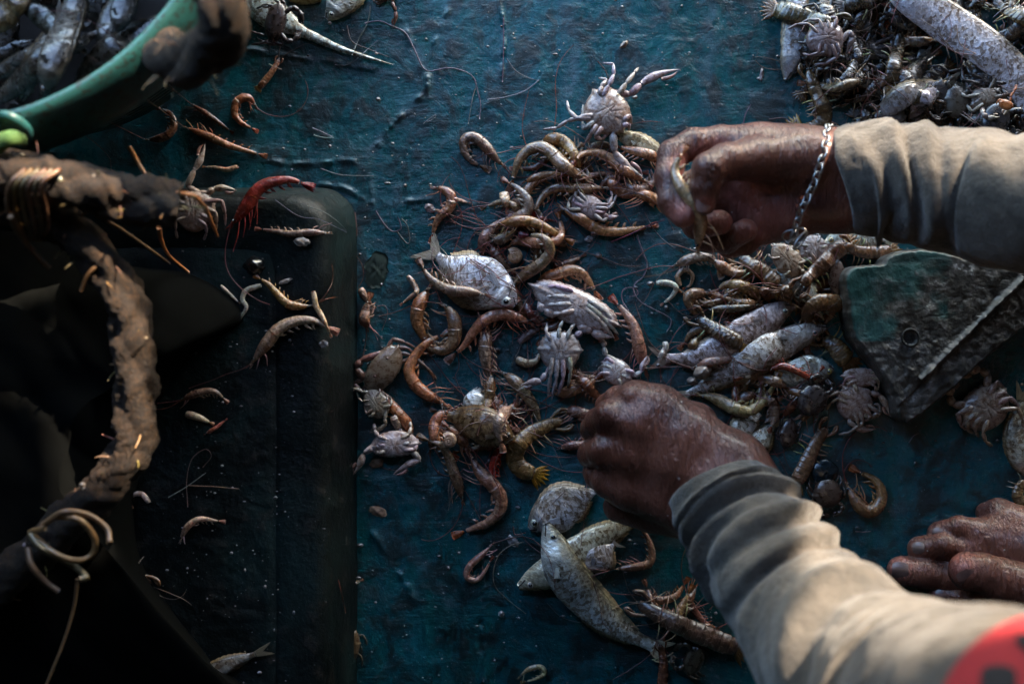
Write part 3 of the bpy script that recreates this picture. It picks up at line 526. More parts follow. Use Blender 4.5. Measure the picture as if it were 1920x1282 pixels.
# ---------------------------------------------------------------- large structure: deck, hatch, tarpaulin, unseen screens added to shade the deck
HATCH = .062
def inside_hatch(x, y): return (x < P(640, 0, HATCH)[0]) & (y < P(0, 362, HATCH)[1])
def build_deck():
    fx = np.linspace(-.52, .52, 760); fy = np.linspace(-.38, .38, 560); ex = np.array([.56, .65, .8, 1.1, 1.6, 2.4]); ey = np.array([.42, .5, .7, 1.0, 1.6, 2.4])
    xs = np.r_[-ex[::-1], fx, ex]; ys = np.r_[-ey[::-1], fy, ey]; X, Y = np.meshgrid(xs, ys, indexing='ij')
    z = .0011 * fbm(X * 16, Y * 16, 21, 5) + .0004 * fbm(X * 90 + 4 * fbm(X * 8, Y * 8, 3), Y * 22, 31, 4) + .0004 * fbm(X * 150, Y * 150, 41, 3)
    z += .0003 * np.abs(fbm(X * 30 + Y * 22, Y * 30 - X * 14, 51, 4)) ** .7
    def ridge(pts, hgt, wd, wob=.004):
        q = resample([P(*p)[:2] for p in pts], 160); best = np.full(X.shape, 9.0)
        bx = (X > q[:, 0].min() - .02) & (X < q[:, 0].max() + .02) & (Y > q[:, 1].min() - .02) & (Y < q[:, 1].max() + .02); xx, yy = X[bx], Y[bx]; d = np.full(xx.shape, 9.0)
        for a in q: d = np.minimum(d, (xx - a[0]) ** 2 + (yy - a[1]) ** 2)
        e = np.zeros(X.shape); e[bx] = np.exp(-d / wd ** 2) * np.clip(.7 + 2.6 * fbm(xx * 130, yy * 130, 61, 4), 0, 2.2); return hgt * e
    z = z + ridge([(470, 285), (530, 305), (600, 305), (655, 300), (690, 325), (700, 385)], .0013, .0018) + ridge([(560, 345), (640, 350), (700, 380), (780, 375), (850, 372), (890, 385)], .0012, .0018)
    z = z + ridge([(935, 0), (945, 60), (940, 150)], .0012, .0016) + ridge([(760, 60), (800, 140), (790, 180), (740, 230), (700, 280)], .0010, .003) + ridge([(840, 20), (810, 90), (800, 160)], .0009, .002) + ridge([(470, 92), (540, 105), (640, 118), (740, 137)], .0013, .002)
    z = z + ridge([(905, 985), (910, 1080), (900, 1180), (903, 1290)], -.0018, .0022) + ridge([(700, 1000), (760, 1090), (800, 1200)], .0010, .003)
    z = z - .0015 / (1 + np.exp(-(X - P(908, 0)[0]) / .001)) * (1 / (1 + np.exp(np.clip((Y - P(0, 980)[1]) / .02, -50, 50))))
    def smear(pts, wd): 
        q = resample([P(*p)[:2] for p in pts], 90); d = np.full(X.shape, 9.0); bx = (X > q[:, 0].min() - .03) & (X < q[:, 0].max() + .03) & (Y > q[:, 1].min() - .03) & (Y < q[:, 1].max() + .03); dd = np.full(bx.sum(), 9.0)
        for a in q: dd = np.minimum(dd, (X[bx] - a[0]) ** 2 + (Y[bx] - a[1]) ** 2)
        e = np.zeros(X.shape); e[bx] = np.exp(-dd / wd ** 2) * np.clip(.8 + 1.8 * fbm(X[bx] * 150, Y[bx] * 150, 66, 4), 0, 1.4); return e
    sm = sum(smear(*k) for k in (([(470, 92), (540, 105), (640, 118), (740, 137)], .0025), ([(760, 60), (800, 140), (795, 180), (740, 230), (690, 290)], .004), ([(905, 5), (850, 25), (820, 80), (800, 150)], .003), ([(650, 105), (610, 150), (570, 210)], .003), ([(1330, 0), (1335, 60), (1325, 190)], .006), ([(1060, 10), (1075, 90), (1065, 180)], .006), ([(830, 265), (790, 300), (740, 360)], .003), ([(470, 285), (530, 305), (600, 305), (655, 300), (690, 325), (700, 385)], .003), ([(560, 345), (640, 350), (700, 380), (780, 375), (850, 372), (890, 385)], .003), ([(1180, 470), (1220, 450), (1260, 470)], .005), ([(720, 1000), (800, 1060), (860, 1150)], .005), ([(1120, 1230), (1200, 1180), (1260, 1150)], .004), ([(1560, 980), (1660, 960), (1760, 930)], .005), ([(690, 880), (760, 900), (830, 880)], .004)))
    V = np.stack([X, Y, z - z.max() * .0 - .0012], -1).reshape(-1, 3); return struct(mk('deck', V, gridfaces(len(xs), len(ys), False), M['deck'], None, None, {'smear': np.clip(sm, 0, 1).ravel()}))
build_deck()
def build_hatch():
    xr, yt = P(612, 0, HATCH)[0], P(0, 372, HATCH)[1]; xb = P(668, 0, 0)[0]; ytb = yt + .016
    def ring(x1, y1, rad, z, ins):
        a = np.linspace(0, np.pi / 2, 26); x = x1 - ins - rad + rad * np.sin(a); y = y1 - ins - rad + rad * np.cos(a)
        seg = [(-1.4, y1 - ins)] + [(-.9 + (x[0] + .9) * u, y1 - ins) for u in np.linspace(0, 1, 30)] + list(zip(x, y)) + [(x1 - ins, y[-1] + (-1.2 - y[-1]) * u) for u in np.linspace(.02, 1, 40)] + [(-1.4, -1.2)]
        return np.array([(p, q, z) for p, q in seg])
    L = []
    for z, ins in ((-.004, -.001), (.004, .0005), (.012, .003), (.035, .008), (HATCH * .78, .011), (HATCH * .92, .014), (HATCH * .985, .019), (HATCH, .025), (HATCH - .0002, .032), (HATCH - .0010, .040), (HATCH - .0015, .050), (HATCH - .009, .066)): L.append(ring(xb, ytb, .030, z, ins))
    L = np.array(L); n, m = L.shape[:2]; nz = fbm(L[..., 0] * 60, L[..., 1] * 60, 71, 4) * .0016; L[..., 0] += nz; L[..., 2] += nz * .6; V = L.reshape(-1, 3)
    F = [tuple(f) for f in gridfaces(n, m, True)] + [tuple(range((n - 1) * m, n * m))]
    xs = np.linspace(-.62, xb - .048, 260); ys = np.linspace(-.44, ytb - .048, 300); X, Y = np.meshgrid(xs, ys, indexing='ij')
    e_ = np.minimum(np.clip((xb - .050 - X) / .012, 0, 1), np.clip((ytb - .050 - Y) / .012, 0, 1)); z = HATCH - .0016 - .004 * (1 - e_) ** 2 + .0011 * fbm(X * 30, Y * 30, 81, 5) + .0010 * np.abs(fbm(X * 90, Y * 90, 86, 4)) + .0020 / (1 + np.exp(-(Y - P(0, 436, HATCH)[1] + .004 * fbm(X * 18, 0 * X, 5)) / .0018))
    V = np.vstack([V, np.stack([X, Y, z], -1).reshape(-1, 3)]); F += [tuple(f + n * m) for f in gridfaces(260, 300, False)]
    o = mk('hatch', V, F, M['hatch']); tag(o, 'dark green raised hatch with a rounded corner, dirty and scattered with scraps', 'hatch')
    x = HX + HS * np.arange(HM.shape[0]); y = HY + HS * np.arange(HM.shape[1]); XX, YY = np.meshgrid(x, y, indexing='ij'); HM[(XX < xb - .012) & (YY < ytb - .012)] = HATCH
build_hatch()
def build_tarp():
    px = [(-150, 430), (0, 432), (90, 448), (170, 490), (250, 500), (340, 512), (410, 548), (444, 588), (430, 615), (350, 665), (285, 760), (262, 860), (240, 940), (250, 1050), (310, 1150), (380, 1240), (430, 1330), (-150, 1330)]
    O = np.array([P(x, y, .075)[:2] for x, y in px]); c = P(60, 820, .1)[:2]
    def zf(x, y, rho):
        u = 1 - rho; d = np.clip(u / .55, 0, 1); z = HATCH + .004 + .055 * d ** .55 + .030 * fbm(x * 9, y * 9, 91, 3) * d + .014 * np.abs(fbm(x * 16 + y * 10, y * 7, 95, 3)) * np.clip(u * 6, 0, 1); return np.maximum(z, HATCH + .003)
    V, F = star(O, c, 70, 260, zf, HATCH - .006, 3, .01); o = single('tarpaulin', 'black crumpled tarpaulin bundled under the coarse rope', 'tarpaulin', V, F, M['tarp'], (.0016, .002, .0018))
build_tarp()
# unseen screen added to shape the sunlight, beyond the top of the picture: its rips let the sun through in patches
SCR_Y = 1.15
def build_screen():
    sun_gaps = [np.array(q) for q in (
        [(.880, .836), (.905, .822), (.95, .845), (1.0, .865), (1.032, .885), (1.032, .944), (1.012, .936), (.985, .916), (.962, .903), (.945, .897), (.930, .891), (.912, .884), (.900, .868), (.886, .858)],
        [(1.006, 1.06), (1.10, 1.06), (1.35, 1.2), (1.5, 1.7), (.96, 1.7), (.97, 1.42), (.988, 1.31), (1.010, 1.24), (1.020, 1.18), (1.010, 1.11)],
        [(.29, .945), (.335, .918), (.370, .889), (.40, .856), (.416, .864), (.388, .907), (.352, .928), (.32, .948)],
        [(.408, .924), (.425, .918), (.458, .952), (.455, .974), (.432, .962)],
        [(.33, .952), (.36, .948), (.40, .952), (.467, .948), (.474, .962), (.43, .966), (.39, .967), (.34, .963)],
        [(.430, .972), (.44, .956), (.455, .962), (.482, .980), (.505, 1.0), (.520, 1.013), (.550, 1.030), (.545, 1.048), (.520, 1.043), (.496, 1.022), (.480, 1.006), (.460, .988), (.446, .974)])]
    def inp(x, y, poly):
        r = np.zeros(x.shape, bool); n = len(poly)
        for i in range(n):
            (x1, y1), (x2, y2) = poly[i], poly[i - 1]; c = ((y1 > y) != (y2 > y)) & (x < (x2 - x1) * (y - y1) / (y2 - y1 + 1e-12) + x1); r ^= c
        return r
    xs = np.linspace(-.35, 1.75, 420); zs = np.linspace(.42, 1.75, 266); X, Z = np.meshgrid(xs, zs, indexing='ij'); fx = X + .004 * fbm(X * 60, Z * 60, 7); fz = Z + .004 * fbm(X * 60, Z * 60, 9)
    hole = np.zeros(X.shape, bool)
    for p in sun_gaps: hole |= inp(fx, fz, p)
    Y = SCR_Y + .006 * np.sin(X * 22 + fbm(X * 3, Z * 3, 5) * 3); V = np.stack([X, Y, Z], -1).reshape(-1, 3); f = gridfaces(420, 266, False); keep = ~(hole.reshape(-1)[f].any(1)); V2 = V + (0, .003, 0)
    g = G(); g.add(V, [tuple(q) for q in f[keep]]); g.add(V2, [tuple(q[::-1]) for q in f[keep]])
    t = thing('added_sun_screen', 'unseen sun screen added beside the deck, with gaps that pattern the light', 'screen', (.7, SCR_Y, 0)); g.build('sheet', M['tarp'], t, (.03, .07, .12))
    for x in (-.36, 1.77): V, F, p_ = tube([(x, SCR_Y + .02, 0), (x, SCR_Y + .02, 1.82)], .02, 12); mk('pole', V, F, M['bark'], t, None, {'pat': p_})
    V, F, p_ = tube([(-.45, SCR_Y + .02, 1.79), (1.86, SCR_Y + .02, 1.79)], .018, 12); mk('pole', V, F, M['bark'], t, None, {'pat': p_})
build_screen()
def boxm(lo, hi):
    (a, b, c), (d, e, f) = lo, hi; V = [(a, b, c), (d, b, c), (d, e, c), (a, e, c), (a, b, f), (d, b, f), (d, e, f), (a, e, f)]; return V, [(0, 3, 2, 1), (4, 5, 6, 7), (0, 1, 5, 4), (1, 2, 6, 5), (2, 3, 7, 6), (3, 0, 4, 7)]
def build_blocker():      # wheelhouse wall and roof added outside the picture to keep light off the deck
    t = thing('blocker', 'added unseen wheelhouse standing at the dark side of the deck', 'blocker', (-1.2, -.6, 0))
    V, F = boxm((-.72, -1.6, 0), (-.60, .42, 1.3)); mk('wall', V, F, M['matte'], t, (.02, .04, .045), smooth=False)
    V, F = boxm((.90, -1.6, 0), (1.0, .22, 1.3)); mk('wall', V, F, M['matte'], t, (.02, .04, .045), smooth=False)
    V, F = boxm((-.60, -1.6, 0), (.90, -1.5, 1.3)); mk('wall', V, F, M['matte'], t, (.02, .04, .045), smooth=False)
    V, F = boxm((1.25, .222, 0), (1.33, 1.08, 1.3)); mk('wall', V, F, M['matte'], t, (.02, .04, .045), smooth=False)
    V, F = boxm((.12, .722, 1.3), (1.5, 1.08, 1.36)); mk('roof', V, F, M['matte'], t, (.05, .05, .05), smooth=False)
    V, F = boxm((-.8, -1.7, 1.3), (1.5, .72, 1.36)); mk('roof', V, F, M['matte'], t, (.05, .05, .05), smooth=False)
build_blocker()
# ---------------------------------------------------------------- basket with its fish, rope
def build_basket():
    zr = .20; c = P(-135, -335, zr); Rr = 573 * S0 * (CAM_H - zr) / CAM_H; Rb = Rr * .86
    t = thing('basket', 'turquoise plastic basket of fish with slotted sides and a smooth rim', 'basket', (c[0], c[1], 0))
    def prof(s): return s
    na = 720; th = np.linspace(0, 2 * np.pi, na, endpoint=False)
    def lathe(rz, nm, skip=None, mt='basket'):
        V = np.array([[(c[0] + r * math.cos(a), c[1] + r * math.sin(a), z) for a in th] for r, z in rz]).reshape(-1, 3); f = gridfaces(len(rz), na); 
        if skip is not None:
            row = np.repeat(np.arange(len(rz) - 1), na); colm = np.tile(np.arange(na), len(rz) - 1); f = f[~skip(row, colm)]
        return mk(nm, V, f, M[mt], t)
    lathe([(Rr - .005, zr - .022), (Rr - .006, zr - .008), (Rr - .004, zr - .002), (Rr, zr + .0005), (Rr + .004, zr - .002), (Rr + .009, zr - .009), (Rr + .0135, zr - .019), (Rr + .0165, zr - .030), (Rr + .0172, zr - .040), (Rr + .014, zr - .046), (Rr + .006, zr - .050), (Rr + .001, zr - .053), (Rr - .002, zr - .084), (Rr - .010, zr - .086), (Rr - .012, zr - .07), (Rr - .007, zr - .022)], 'rim')
    k = 44; zz = np.linspace(zr - .082, .004, k); rr = Rb + (Rr - .008 - Rb) * (zz / (zr - .082)) 
    o = lathe(list(zip(rr, zz)), 'wall', lambda r, q: ((r % 4) < 2) & ((q % 14) > 2) & (r > 2) & (r < 34)); s = o.modifiers.new('thick', 'SOLIDIFY'); s.thickness = .0028
    lathe([(.001, .10), (Rb * .5, .10), (Rb + .012, .10)], 'floor', None, 'bark')
    # a lug with a tied green cord at the left edge
    a = P(30, 240, .19); V, F, p_ = tube(resample([a + (-.008, .006, .012), a + (.004, .004, .016), a + (.010, -.003, .006), a + (.002, -.010, -.002), a + (-.010, -.006, .004), a + (-.008, .006, .012)], 40), .0035, 10); mk('lug', V, F, M['basket'], t)
    V, F, p_ = tube(resample([P(-40, 285, .205), P(0, 268, .21), P(25, 258, .215), P(44, 262, .205)], 16), np.linspace(.008, .004, 16), 8, .6); mk('strap', V, F, M['matte'], t, (.10, .20, .045))
    # coarse rope handle knotted through the rim
    q = resample([P(316, 92, .185), P(322, 112, .205), P(352, 118, .222), P(388, 100, .24), P(416, 60, .258), P(418, 10, .27), P(405, -40, .27), P(380, -90, .262)], 120)
    V, F, p_ = lumpy(q, .0145, 32, 5, .18); mk('handle', V, F, M['bark'], t, None, {'pat': p_})
    for k_ in range(60):
        i = RN.randrange(2, 60); d = np.array([RN.uniform(-1, 1), RN.uniform(-1, 1), RN.uniform(-.3, .8)]); d /= np.linalg.norm(d)
        if k_ < 26: V, F, p_ = strand([q[i] + d * .012, q[i] + d * .020, q[i] + d * .024 + np.array([RN.uniform(-.006, .006), RN.uniform(-.006, .006), 0])], .0005, .0003, 5); mk('fibre', V, F, M['hair'], t, jit((.30, .17, .07), .3))
    x = HX + HS * np.arange(HM.shape[0]); y = HY + HS * np.arange(HM.shape[1]); XX, YY = np.meshgrid(x, y, indexing='ij'); dd = np.hypot(XX - c[0], YY - c[1]); HM[dd < Rr - .012] = .128; HM[(dd < Rb + .01) & (dd > Rr - .012)] = .02
def lumpy(q, r, ns, seed, amp, taper=None):
    n = len(q); T, N, B = frames(q); th = np.linspace(0, 2 * np.pi, ns, endpoint=False); s = np.r_[0, np.cumsum(np.linalg.norm(np.diff(q, axis=0), axis=1))]; S, TH = np.meshgrid(s, th, indexing='ij'); sc = .008
    a = fbm(S / sc + 9 * np.cos(TH) * .18, np.sin(TH) * 1.6 + np.cos(TH) * .9 + seed * 3, seed, 5); tw = .26 * np.abs(np.sin(TH * 1.5 + S * 62)) - .14
    rr = r * (1 + amp * a + tw) * (np.ones(n) if taper is None else taper)[:, None]
    V = q[:, None] + rr[..., None] * (np.cos(TH)[..., None] * N[:, None] + np.sin(TH)[..., None] * B[:, None]); F = [tuple(f) for f in gridfaces(n, ns)] + [tuple(range(ns))[::-1], tuple(range((n - 1) * ns, n * ns))]
    F = [f[::-1] for f in F]
    return V.reshape(-1, 3), F, np.stack([S.ravel() * 1000, (TH * r * 1000).ravel(), np.full(S.size, seed * 11.0)], 1)
build_basket(); BASE = HM.copy()
def build_ropes():
    t = thing('rope', 'thick coarse crusted rope with a frayed cut end, lying over the black tarpaulin', 'rope', P(150, 360, .17))
    q1 = resample([P(-60, 318, .195), P(30, 325, .195), P(120, 345, .195), P(220, 368, .19), P(290, 378, .185), P(332, 386, .18)], 150); V, F, p_ = lumpy(q1, .0150, 36, 3, .27); mk('strand', V, F, M['bark'], t, None, {'pat': p_})
    q2 = resample([P(-60, 385, .17), P(30, 392, .17), P(110, 418, .17), P(180, 478, .17), P(232, 560, .165), P(252, 650, .16), P(254, 740, .155), P(252, 830, .15), P(200, 910, .145), P(120, 985, .14), P(40, 1060, .135), P(-60, 1130, .13)], 300); V, F, p_ = lumpy(q2, .0132, 36, 8, .32); mk('strand', V, F, M['bark'], t, None, {'pat': p_})
    r = random.Random(5)
    for q, n in ((q1, 40), (q2, 70)):      # loose fibres and the frayed end
        for k in range(n):
            i = r.randrange(len(q)) if k % 3 or q is q2 else len(q) - 1 - r.randrange(4); d = np.array([r.uniform(-1, 1), r.uniform(-1, 1), r.uniform(-.2, 1)]); d /= np.linalg.norm(d); e = np.array([r.uniform(-1, 1), r.uniform(-1, 1), r.uniform(-1, 1)]) * .006
            V, F, p_ = strand([q[i] + d * .0135, q[i] + d * .0175 + e * .4, q[i] + d * .020 + e], .0006, .0003, 6)
            if k < 45: mk('fibre', V, F, M['hair'], t, jit((.30, .17, .07), .35))
    for k in range(22):                     # shell crumbs stuck on the rope
        q = q1 if k % 3 == 0 else q2; i = r.randrange(10, len(q) - 40); d = np.array([r.uniform(-1, .7), r.uniform(-.6, 1), r.uniform(.4, 1.2)]); d /= np.linalg.norm(d); V, F = ball(q[i] + d * .0150, (r.uniform(.001, .003), r.uniform(.001, .0025), .0012), 5, 7); mk('shell_crumb', V, F, M['crab'], t, jit((.42, .36, .30), .2))
    g = thing('twine_binding', 'thin brown twine wound around both ropes near the basket', 'twine', P(40, 380, .15)); 
    for k in range(6):
        o = k * 13; pts = [P(48 + o, 318, .212), P(20 + o * .9, 345, .220), P(14 + o * 1.1, 385, .205), P(26 + o, 425, .19), P(44 + o * .5, 450, .165)]; V, F, p_ = strand(pts, .0016, .0014, 30); mk('turn', V, F, M['hair'], g, jit((.24, .13, .06), .25))
    V, F, p_ = strand([P(20, 405, .205), P(42, 445, .185), P(70, 480, .17), P(92, 502, .16)], .0024, .002, 20); mk('tail', V, F, M['hair'], g, (.26, .14, .07))
    g = thing('twine_coil', 'loops of thin brown twine coiled on the rope above a hanging end', 'twine', P(110, 1010, .12))
    for pts in ([(80, 985), (120, 960), (165, 965), (200, 990), (206, 1018)], [(108, 968), (150, 975), (178, 1010), (172, 1040), (140, 1050), (100, 1035), (70, 1010), (56, 998), (85, 990)], [(56, 1000), (75, 1025), (110, 1045), (145, 1065), (162, 1082), (150, 1085)], [(52, 1025), (60, 1060), (85, 1090), (110, 1108)]):
        V, F, p_ = strand([P(a, b, .168 + .004 * math.sin(i * 1.7)) for i, (a, b) in enumerate(pts)], .0024, .0022, 40); mk('loop', V, F, M['hair'], g, jit((.22, .13, .06), .2))
    V, F, p_ = strand([P(144, 1085, .155), P(140, 1130, .15), P(120, 1200, .15), P(80, 1300, .15)], .0013, .001, 20); mk('hanging_end', V, F, M['hair'], g, (.18, .11, .06))
    for lab, pts, c in (('long straight brown twig slanting down from the twine binding', [(62, 338, .195), (150, 385, .18), (230, 432, .13), (318, 494, .085)], (.17, .10, .05)), ('short orange stem standing behind the frayed rope end', [(243, 276, .14), (262, 310, .15), (285, 348, .15)], (.42, .17, .05)),
            ('orange stem bent over the pale crab beside the rope end', [(330, 362, .19), (362, 368, .185), (385, 390, .16), (408, 443, .10)], (.50, .18, .05)), ('orange stem hanging below the frayed rope end', [(298, 426, .16), (302, 450, .13), (318, 480, .09), (354, 511, .07)], (.46, .17, .06)), ('curved pale brown fibre sticking out of the rope bend', [(190, 492, .18), (165, 515, .18), (152, 545, .175)], (.20, .11, .05))):
        V, F, p_ = strand([P(*p) for p in pts], .0017, .0012, 24); single('stem', lab, 'stem', V, F, M['hair'], c, None, 'loose plant stems by the rope')
build_ropes()
# ---------------------------------------------------------------- the person: smooth-blended flesh, sleeves, trousers
def smin(a, b, k): h = np.clip(.5 + .5 * (b - a) / k, 0, 1); return b * (1 - h) + a * h - k * h * (1 - h)
def cone(p, a, b, ra, rb):
    a, b = np.asarray(a), np.asarray(b); ba = b - a; h = np.clip(((p - a) @ ba) / (ba @ ba + 1e-12), 0, 1); return np.linalg.norm(p - a - h[..., None] * ba, axis=-1) - (ra + (rb - ra) * h)
def chain(p, pts, k):                    # [(xyz, r), ...]
    d = None
    for (a, ra), (b, rb) in zip(pts[:-1], pts[1:]):
        c = cone(p, a, b, ra, rb); d = c if d is None else smin(d, c, k)
    return d
def surface(fn, lo, hi, h):              # surface nets
    lo, hi = np.asarray(lo), np.asarray(hi); n = np.ceil((hi - lo) / h).astype(int) + 1
    ax = [lo[i] + h * np.arange(n[i]) for i in range(3)]; D = np.empty(n)
    for i in range(0, n[0], 16):
        g = np.stack(np.meshgrid(ax[0][i:i + 16], ax[1], ax[2], indexing='ij'), -1); D[i:i + 16] = fn(g)
    S = D < 0; c = [(a, b, e) for a in (0, 1) for b in (0, 1) for e in (0, 1)]; m = tuple(n - 1)
    sl_ = lambda A, o: A[o[0]:o[0] + m[0], o[1]:o[1] + m[1], o[2]:o[2] + m[2]]
    cnt = sum(sl_(S, o).astype(int) for o in c); act = (cnt > 0) & (cnt < 8); acc = np.zeros(m + (3,)); num = np.zeros(m)
    for a in range(8):
        for b in range(a + 1, 8):
            oa, ob = c[a], c[b]
            if sum(abs(x - y) for x, y in zip(oa, ob)) != 1: continue
            da, db = sl_(D, oa), sl_(D, ob); cr = (da < 0) != (db < 0); t = np.where(cr, da / np.where(cr, da - db, 1), 0)
            for k in range(3): acc[..., k] += np.where(cr, oa[k] + t * (ob[k] - oa[k]), 0)
            num += cr
    idx = -np.ones(m, int); idx[act] = np.arange(act.sum()); I = np.argwhere(act); V = lo + h * (I + acc[act] / num[act][:, None]); F = []
    for k in range(3):
        o = [0, 0, 0]; o[k] = 1; A = S[:-1 if k == 0 else None, :-1 if k == 1 else None, :-1 if k == 2 else None]; Bq = S[(1 if k == 0 else 0):, (1 if k == 1 else 0):, (1 if k == 2 else 0):]
        for sgn, msk in ((0, A & ~Bq), (1, ~A & Bq)):
            E = np.argwhere(msk); u, v = [(1, 2), (2, 0), (0, 1)][k]; ok = (E[:, u] > 0) & (E[:, v] > 0) & (E[:, u] < m[u]) & (E[:, v] < m[v]); E = E[ok]
            du = np.zeros(3, int); du[u] = 1; dv = np.zeros(3, int); dv[v] = 1; q = np.stack([idx[tuple((E - du - dv).T)], idx[tuple((E - dv).T)], idx[tuple(E.T)], idx[tuple((E - du).T)]], 1)
            q = q[(q >= 0).all(1)]; F.append(q if sgn == 0 else q[:, ::-1])
    return V, np.vstack(F)
CM = .01
def pz(x, y, z): return P(x, y, z * CM)
def hand(wrist, palm, fingers, thumb, grooves, bulges, lo, hi, h=.0013, kp=.9, kw=.25, kf=.35, carve=.12):
    W_ = [[(pz(*a[:3]), a[3] * CM) for a in c] for c in wrist]; Pm = [[(pz(*a[:3]), a[3] * CM) for a in c] for c in palm]; Fg = [[(pz(*a[:3]), a[3] * CM) for a in c] for c in fingers + [thumb]]
    Bu = [[(pz(*a[:3]), a[3] * CM) for a in c] for c in bulges]; Gr = [[(pz(*a[:3]), a[3] * CM) for a in c] for c in grooves]
    def fn(p):
        d = None
        for c in W_ + Pm:
            e = chain(p, c, kp * CM); d = e if d is None else smin(d, e, kp * CM)
        base = d; res = None
        for f in Fg:
            e = smin(base, chain(p, f, kf * CM), .36 * CM); res = e if res is None else smin(res, e, kw * CM * .5)
        for c in Bu: res = smin(res, chain(p, c, .2 * CM), .45 * CM)
        for c in Gr: res = -smin(-res, chain(p, c, .05 * CM), carve * CM)
        return res
    return surface(fn, lo, hi, h)
BODY = []
def add_body(V, F, pink): BODY.append((V, F, pink))
# -- hand holding the shrimp (its palm turned to the camera)
WR1 = [[(1720, 320, 11, 2.6), (1570, 306, 10.2, 2.35), (1480, 300, 10.2, 2.3)], [(1720, 375, 10.5, 2.6), (1570, 372, 9.6, 2.35), (1470, 385, 9.2, 2.1)]]
PM1 = [[(1500, 300, 10.4, 2.35), (1425, 285, 10.6, 1.9), (1352, 268, 10.2, 1.25)], [(1500, 330, 9.4, 2.0), (1400, 322, 8.6, 1.5), (1342, 318, 8.4, 1.15)], [(1490, 370, 9.0, 1.9), (1400, 368, 8.0, 1.4), (1350, 370, 7.8, 1.1)], [(1480, 400, 8.8, 1.8), (1430, 412, 8.0, 1.6), (1385, 415, 7.6, 1.15)]]
FG1 = [[(1352, 266, 10.2, 1.15), (1300, 270, 10.6, 1.12), (1261, 290, 11.0, 1.06), (1254, 332, 11.8, 1.0), (1260, 378, 12.4, .98), (1281, 403, 12.9, .93)],
       [(1342, 318, 8.4, 1.1), (1296, 350, 8.5, 1.08), (1284, 398, 8.8, 1.02), (1306, 424, 9.6, .95), (1350, 417, 11.2, .90)],
       [(1350, 370, 7.8, 1.05), (1322, 410, 7.4, 1.02), (1328, 448, 7.8, .98), (1362, 452, 8.8, .9), (1398, 432, 10.6, .86)],
       [(1385, 415, 7.6, .95), (1362, 440, 6.8, .92), (1368, 462, 7.0, .85), (1398, 458, 7.8, .78), (1425, 440, 8.8, .66)]]
TH1 = [(1500, 300, 10.8, 2.3), (1420, 298, 12.2, 1.62), (1360, 304, 13.6, 1.28), (1330, 318, 14.2, 1.18), (1322, 352, 14.0, 1.02), (1322, 384, 13.6, .74)]
GR1 = [[(1372, 330, 12.6, .10), (1420, 345, 11.8, .12), (1480, 350, 11.6, .08)], [(1370, 355, 10.6, .12), (1410, 385, 10.0, .14), (1440, 410, 9.9, .1)], [(1455, 258, 12.7, .06), (1448, 300, 13.2, .08), (1420, 330, 12.8, .06)], [(1475, 262, 12.8, .05), (1468, 300, 13.1, .07), (1440, 338, 12.3, .05)], [(1436, 256, 12.9, .05), (1425, 300, 13.8, .07), (1400, 325, 13.2, .05)], [(1495, 290, 12.8, .05), (1485, 325, 12.3, .07), (1465, 350, 11.7, .05)], [(1312, 312, 15.35, .05), (1328, 308, 15.45, .06), (1345, 320, 15.3, .05)], [(1312, 322, 15.3, .04), (1328, 318, 15.45, .05), (1342, 330, 15.2, .04)],
       [(1300, 258, 11.7, .05), (1305, 280, 11.8, .07)], [(1246, 340, 12.5, .05), (1272, 340, 12.6, .07)], [(1250, 384, 12.9, .04), (1276, 380, 13.0, .06)], [(1360, 400, 10.4, .1), (1400, 400, 10.2, .1), (1430, 385, 10.3, .06)]]
BU1 = [[(1395, 350, 9.4, .9), (1440, 375, 9.3, 1.0)], [(1322, 372, 14.35, .45), (1322, 386, 13.95, .3)]]
V1, F1 = hand(WR1, PM1, FG1, TH1, GR1, BU1, P(1190, 520, .03) * [1, 1, 0] + [0, 0, .045], P(1700, 190, 0) * [1, 1, 0] + [0, 0, .165])
def dist_to(V, pts, r): return np.min([np.linalg.norm(V - pz(*p), axis=1) / (p2 * CM) for p, p2 in zip(pts, r)], axis=0)
pk1 = np.clip(1.25 - dist_to(V1, [(1284, 402, 13.2), (1350, 417, 11.4), (1398, 432, 10.8), (1425, 440, 9.4), (1315, 290, 11), (1345, 285, 11), (1275, 320, 12), (1400, 385, 10), (1430, 395, 10), (1325, 385, 14.4), (1300, 360, 10), (1470, 405, 10.0)], [1.3, 1.1, 1.0, .7, 1.1, 1.1, 1.2, 2.0, 2.0, .7, 1.6, 1.7]), 0, 1)
add_body(V1, F1, np.clip(pk1 * 1.15, 0, 1))
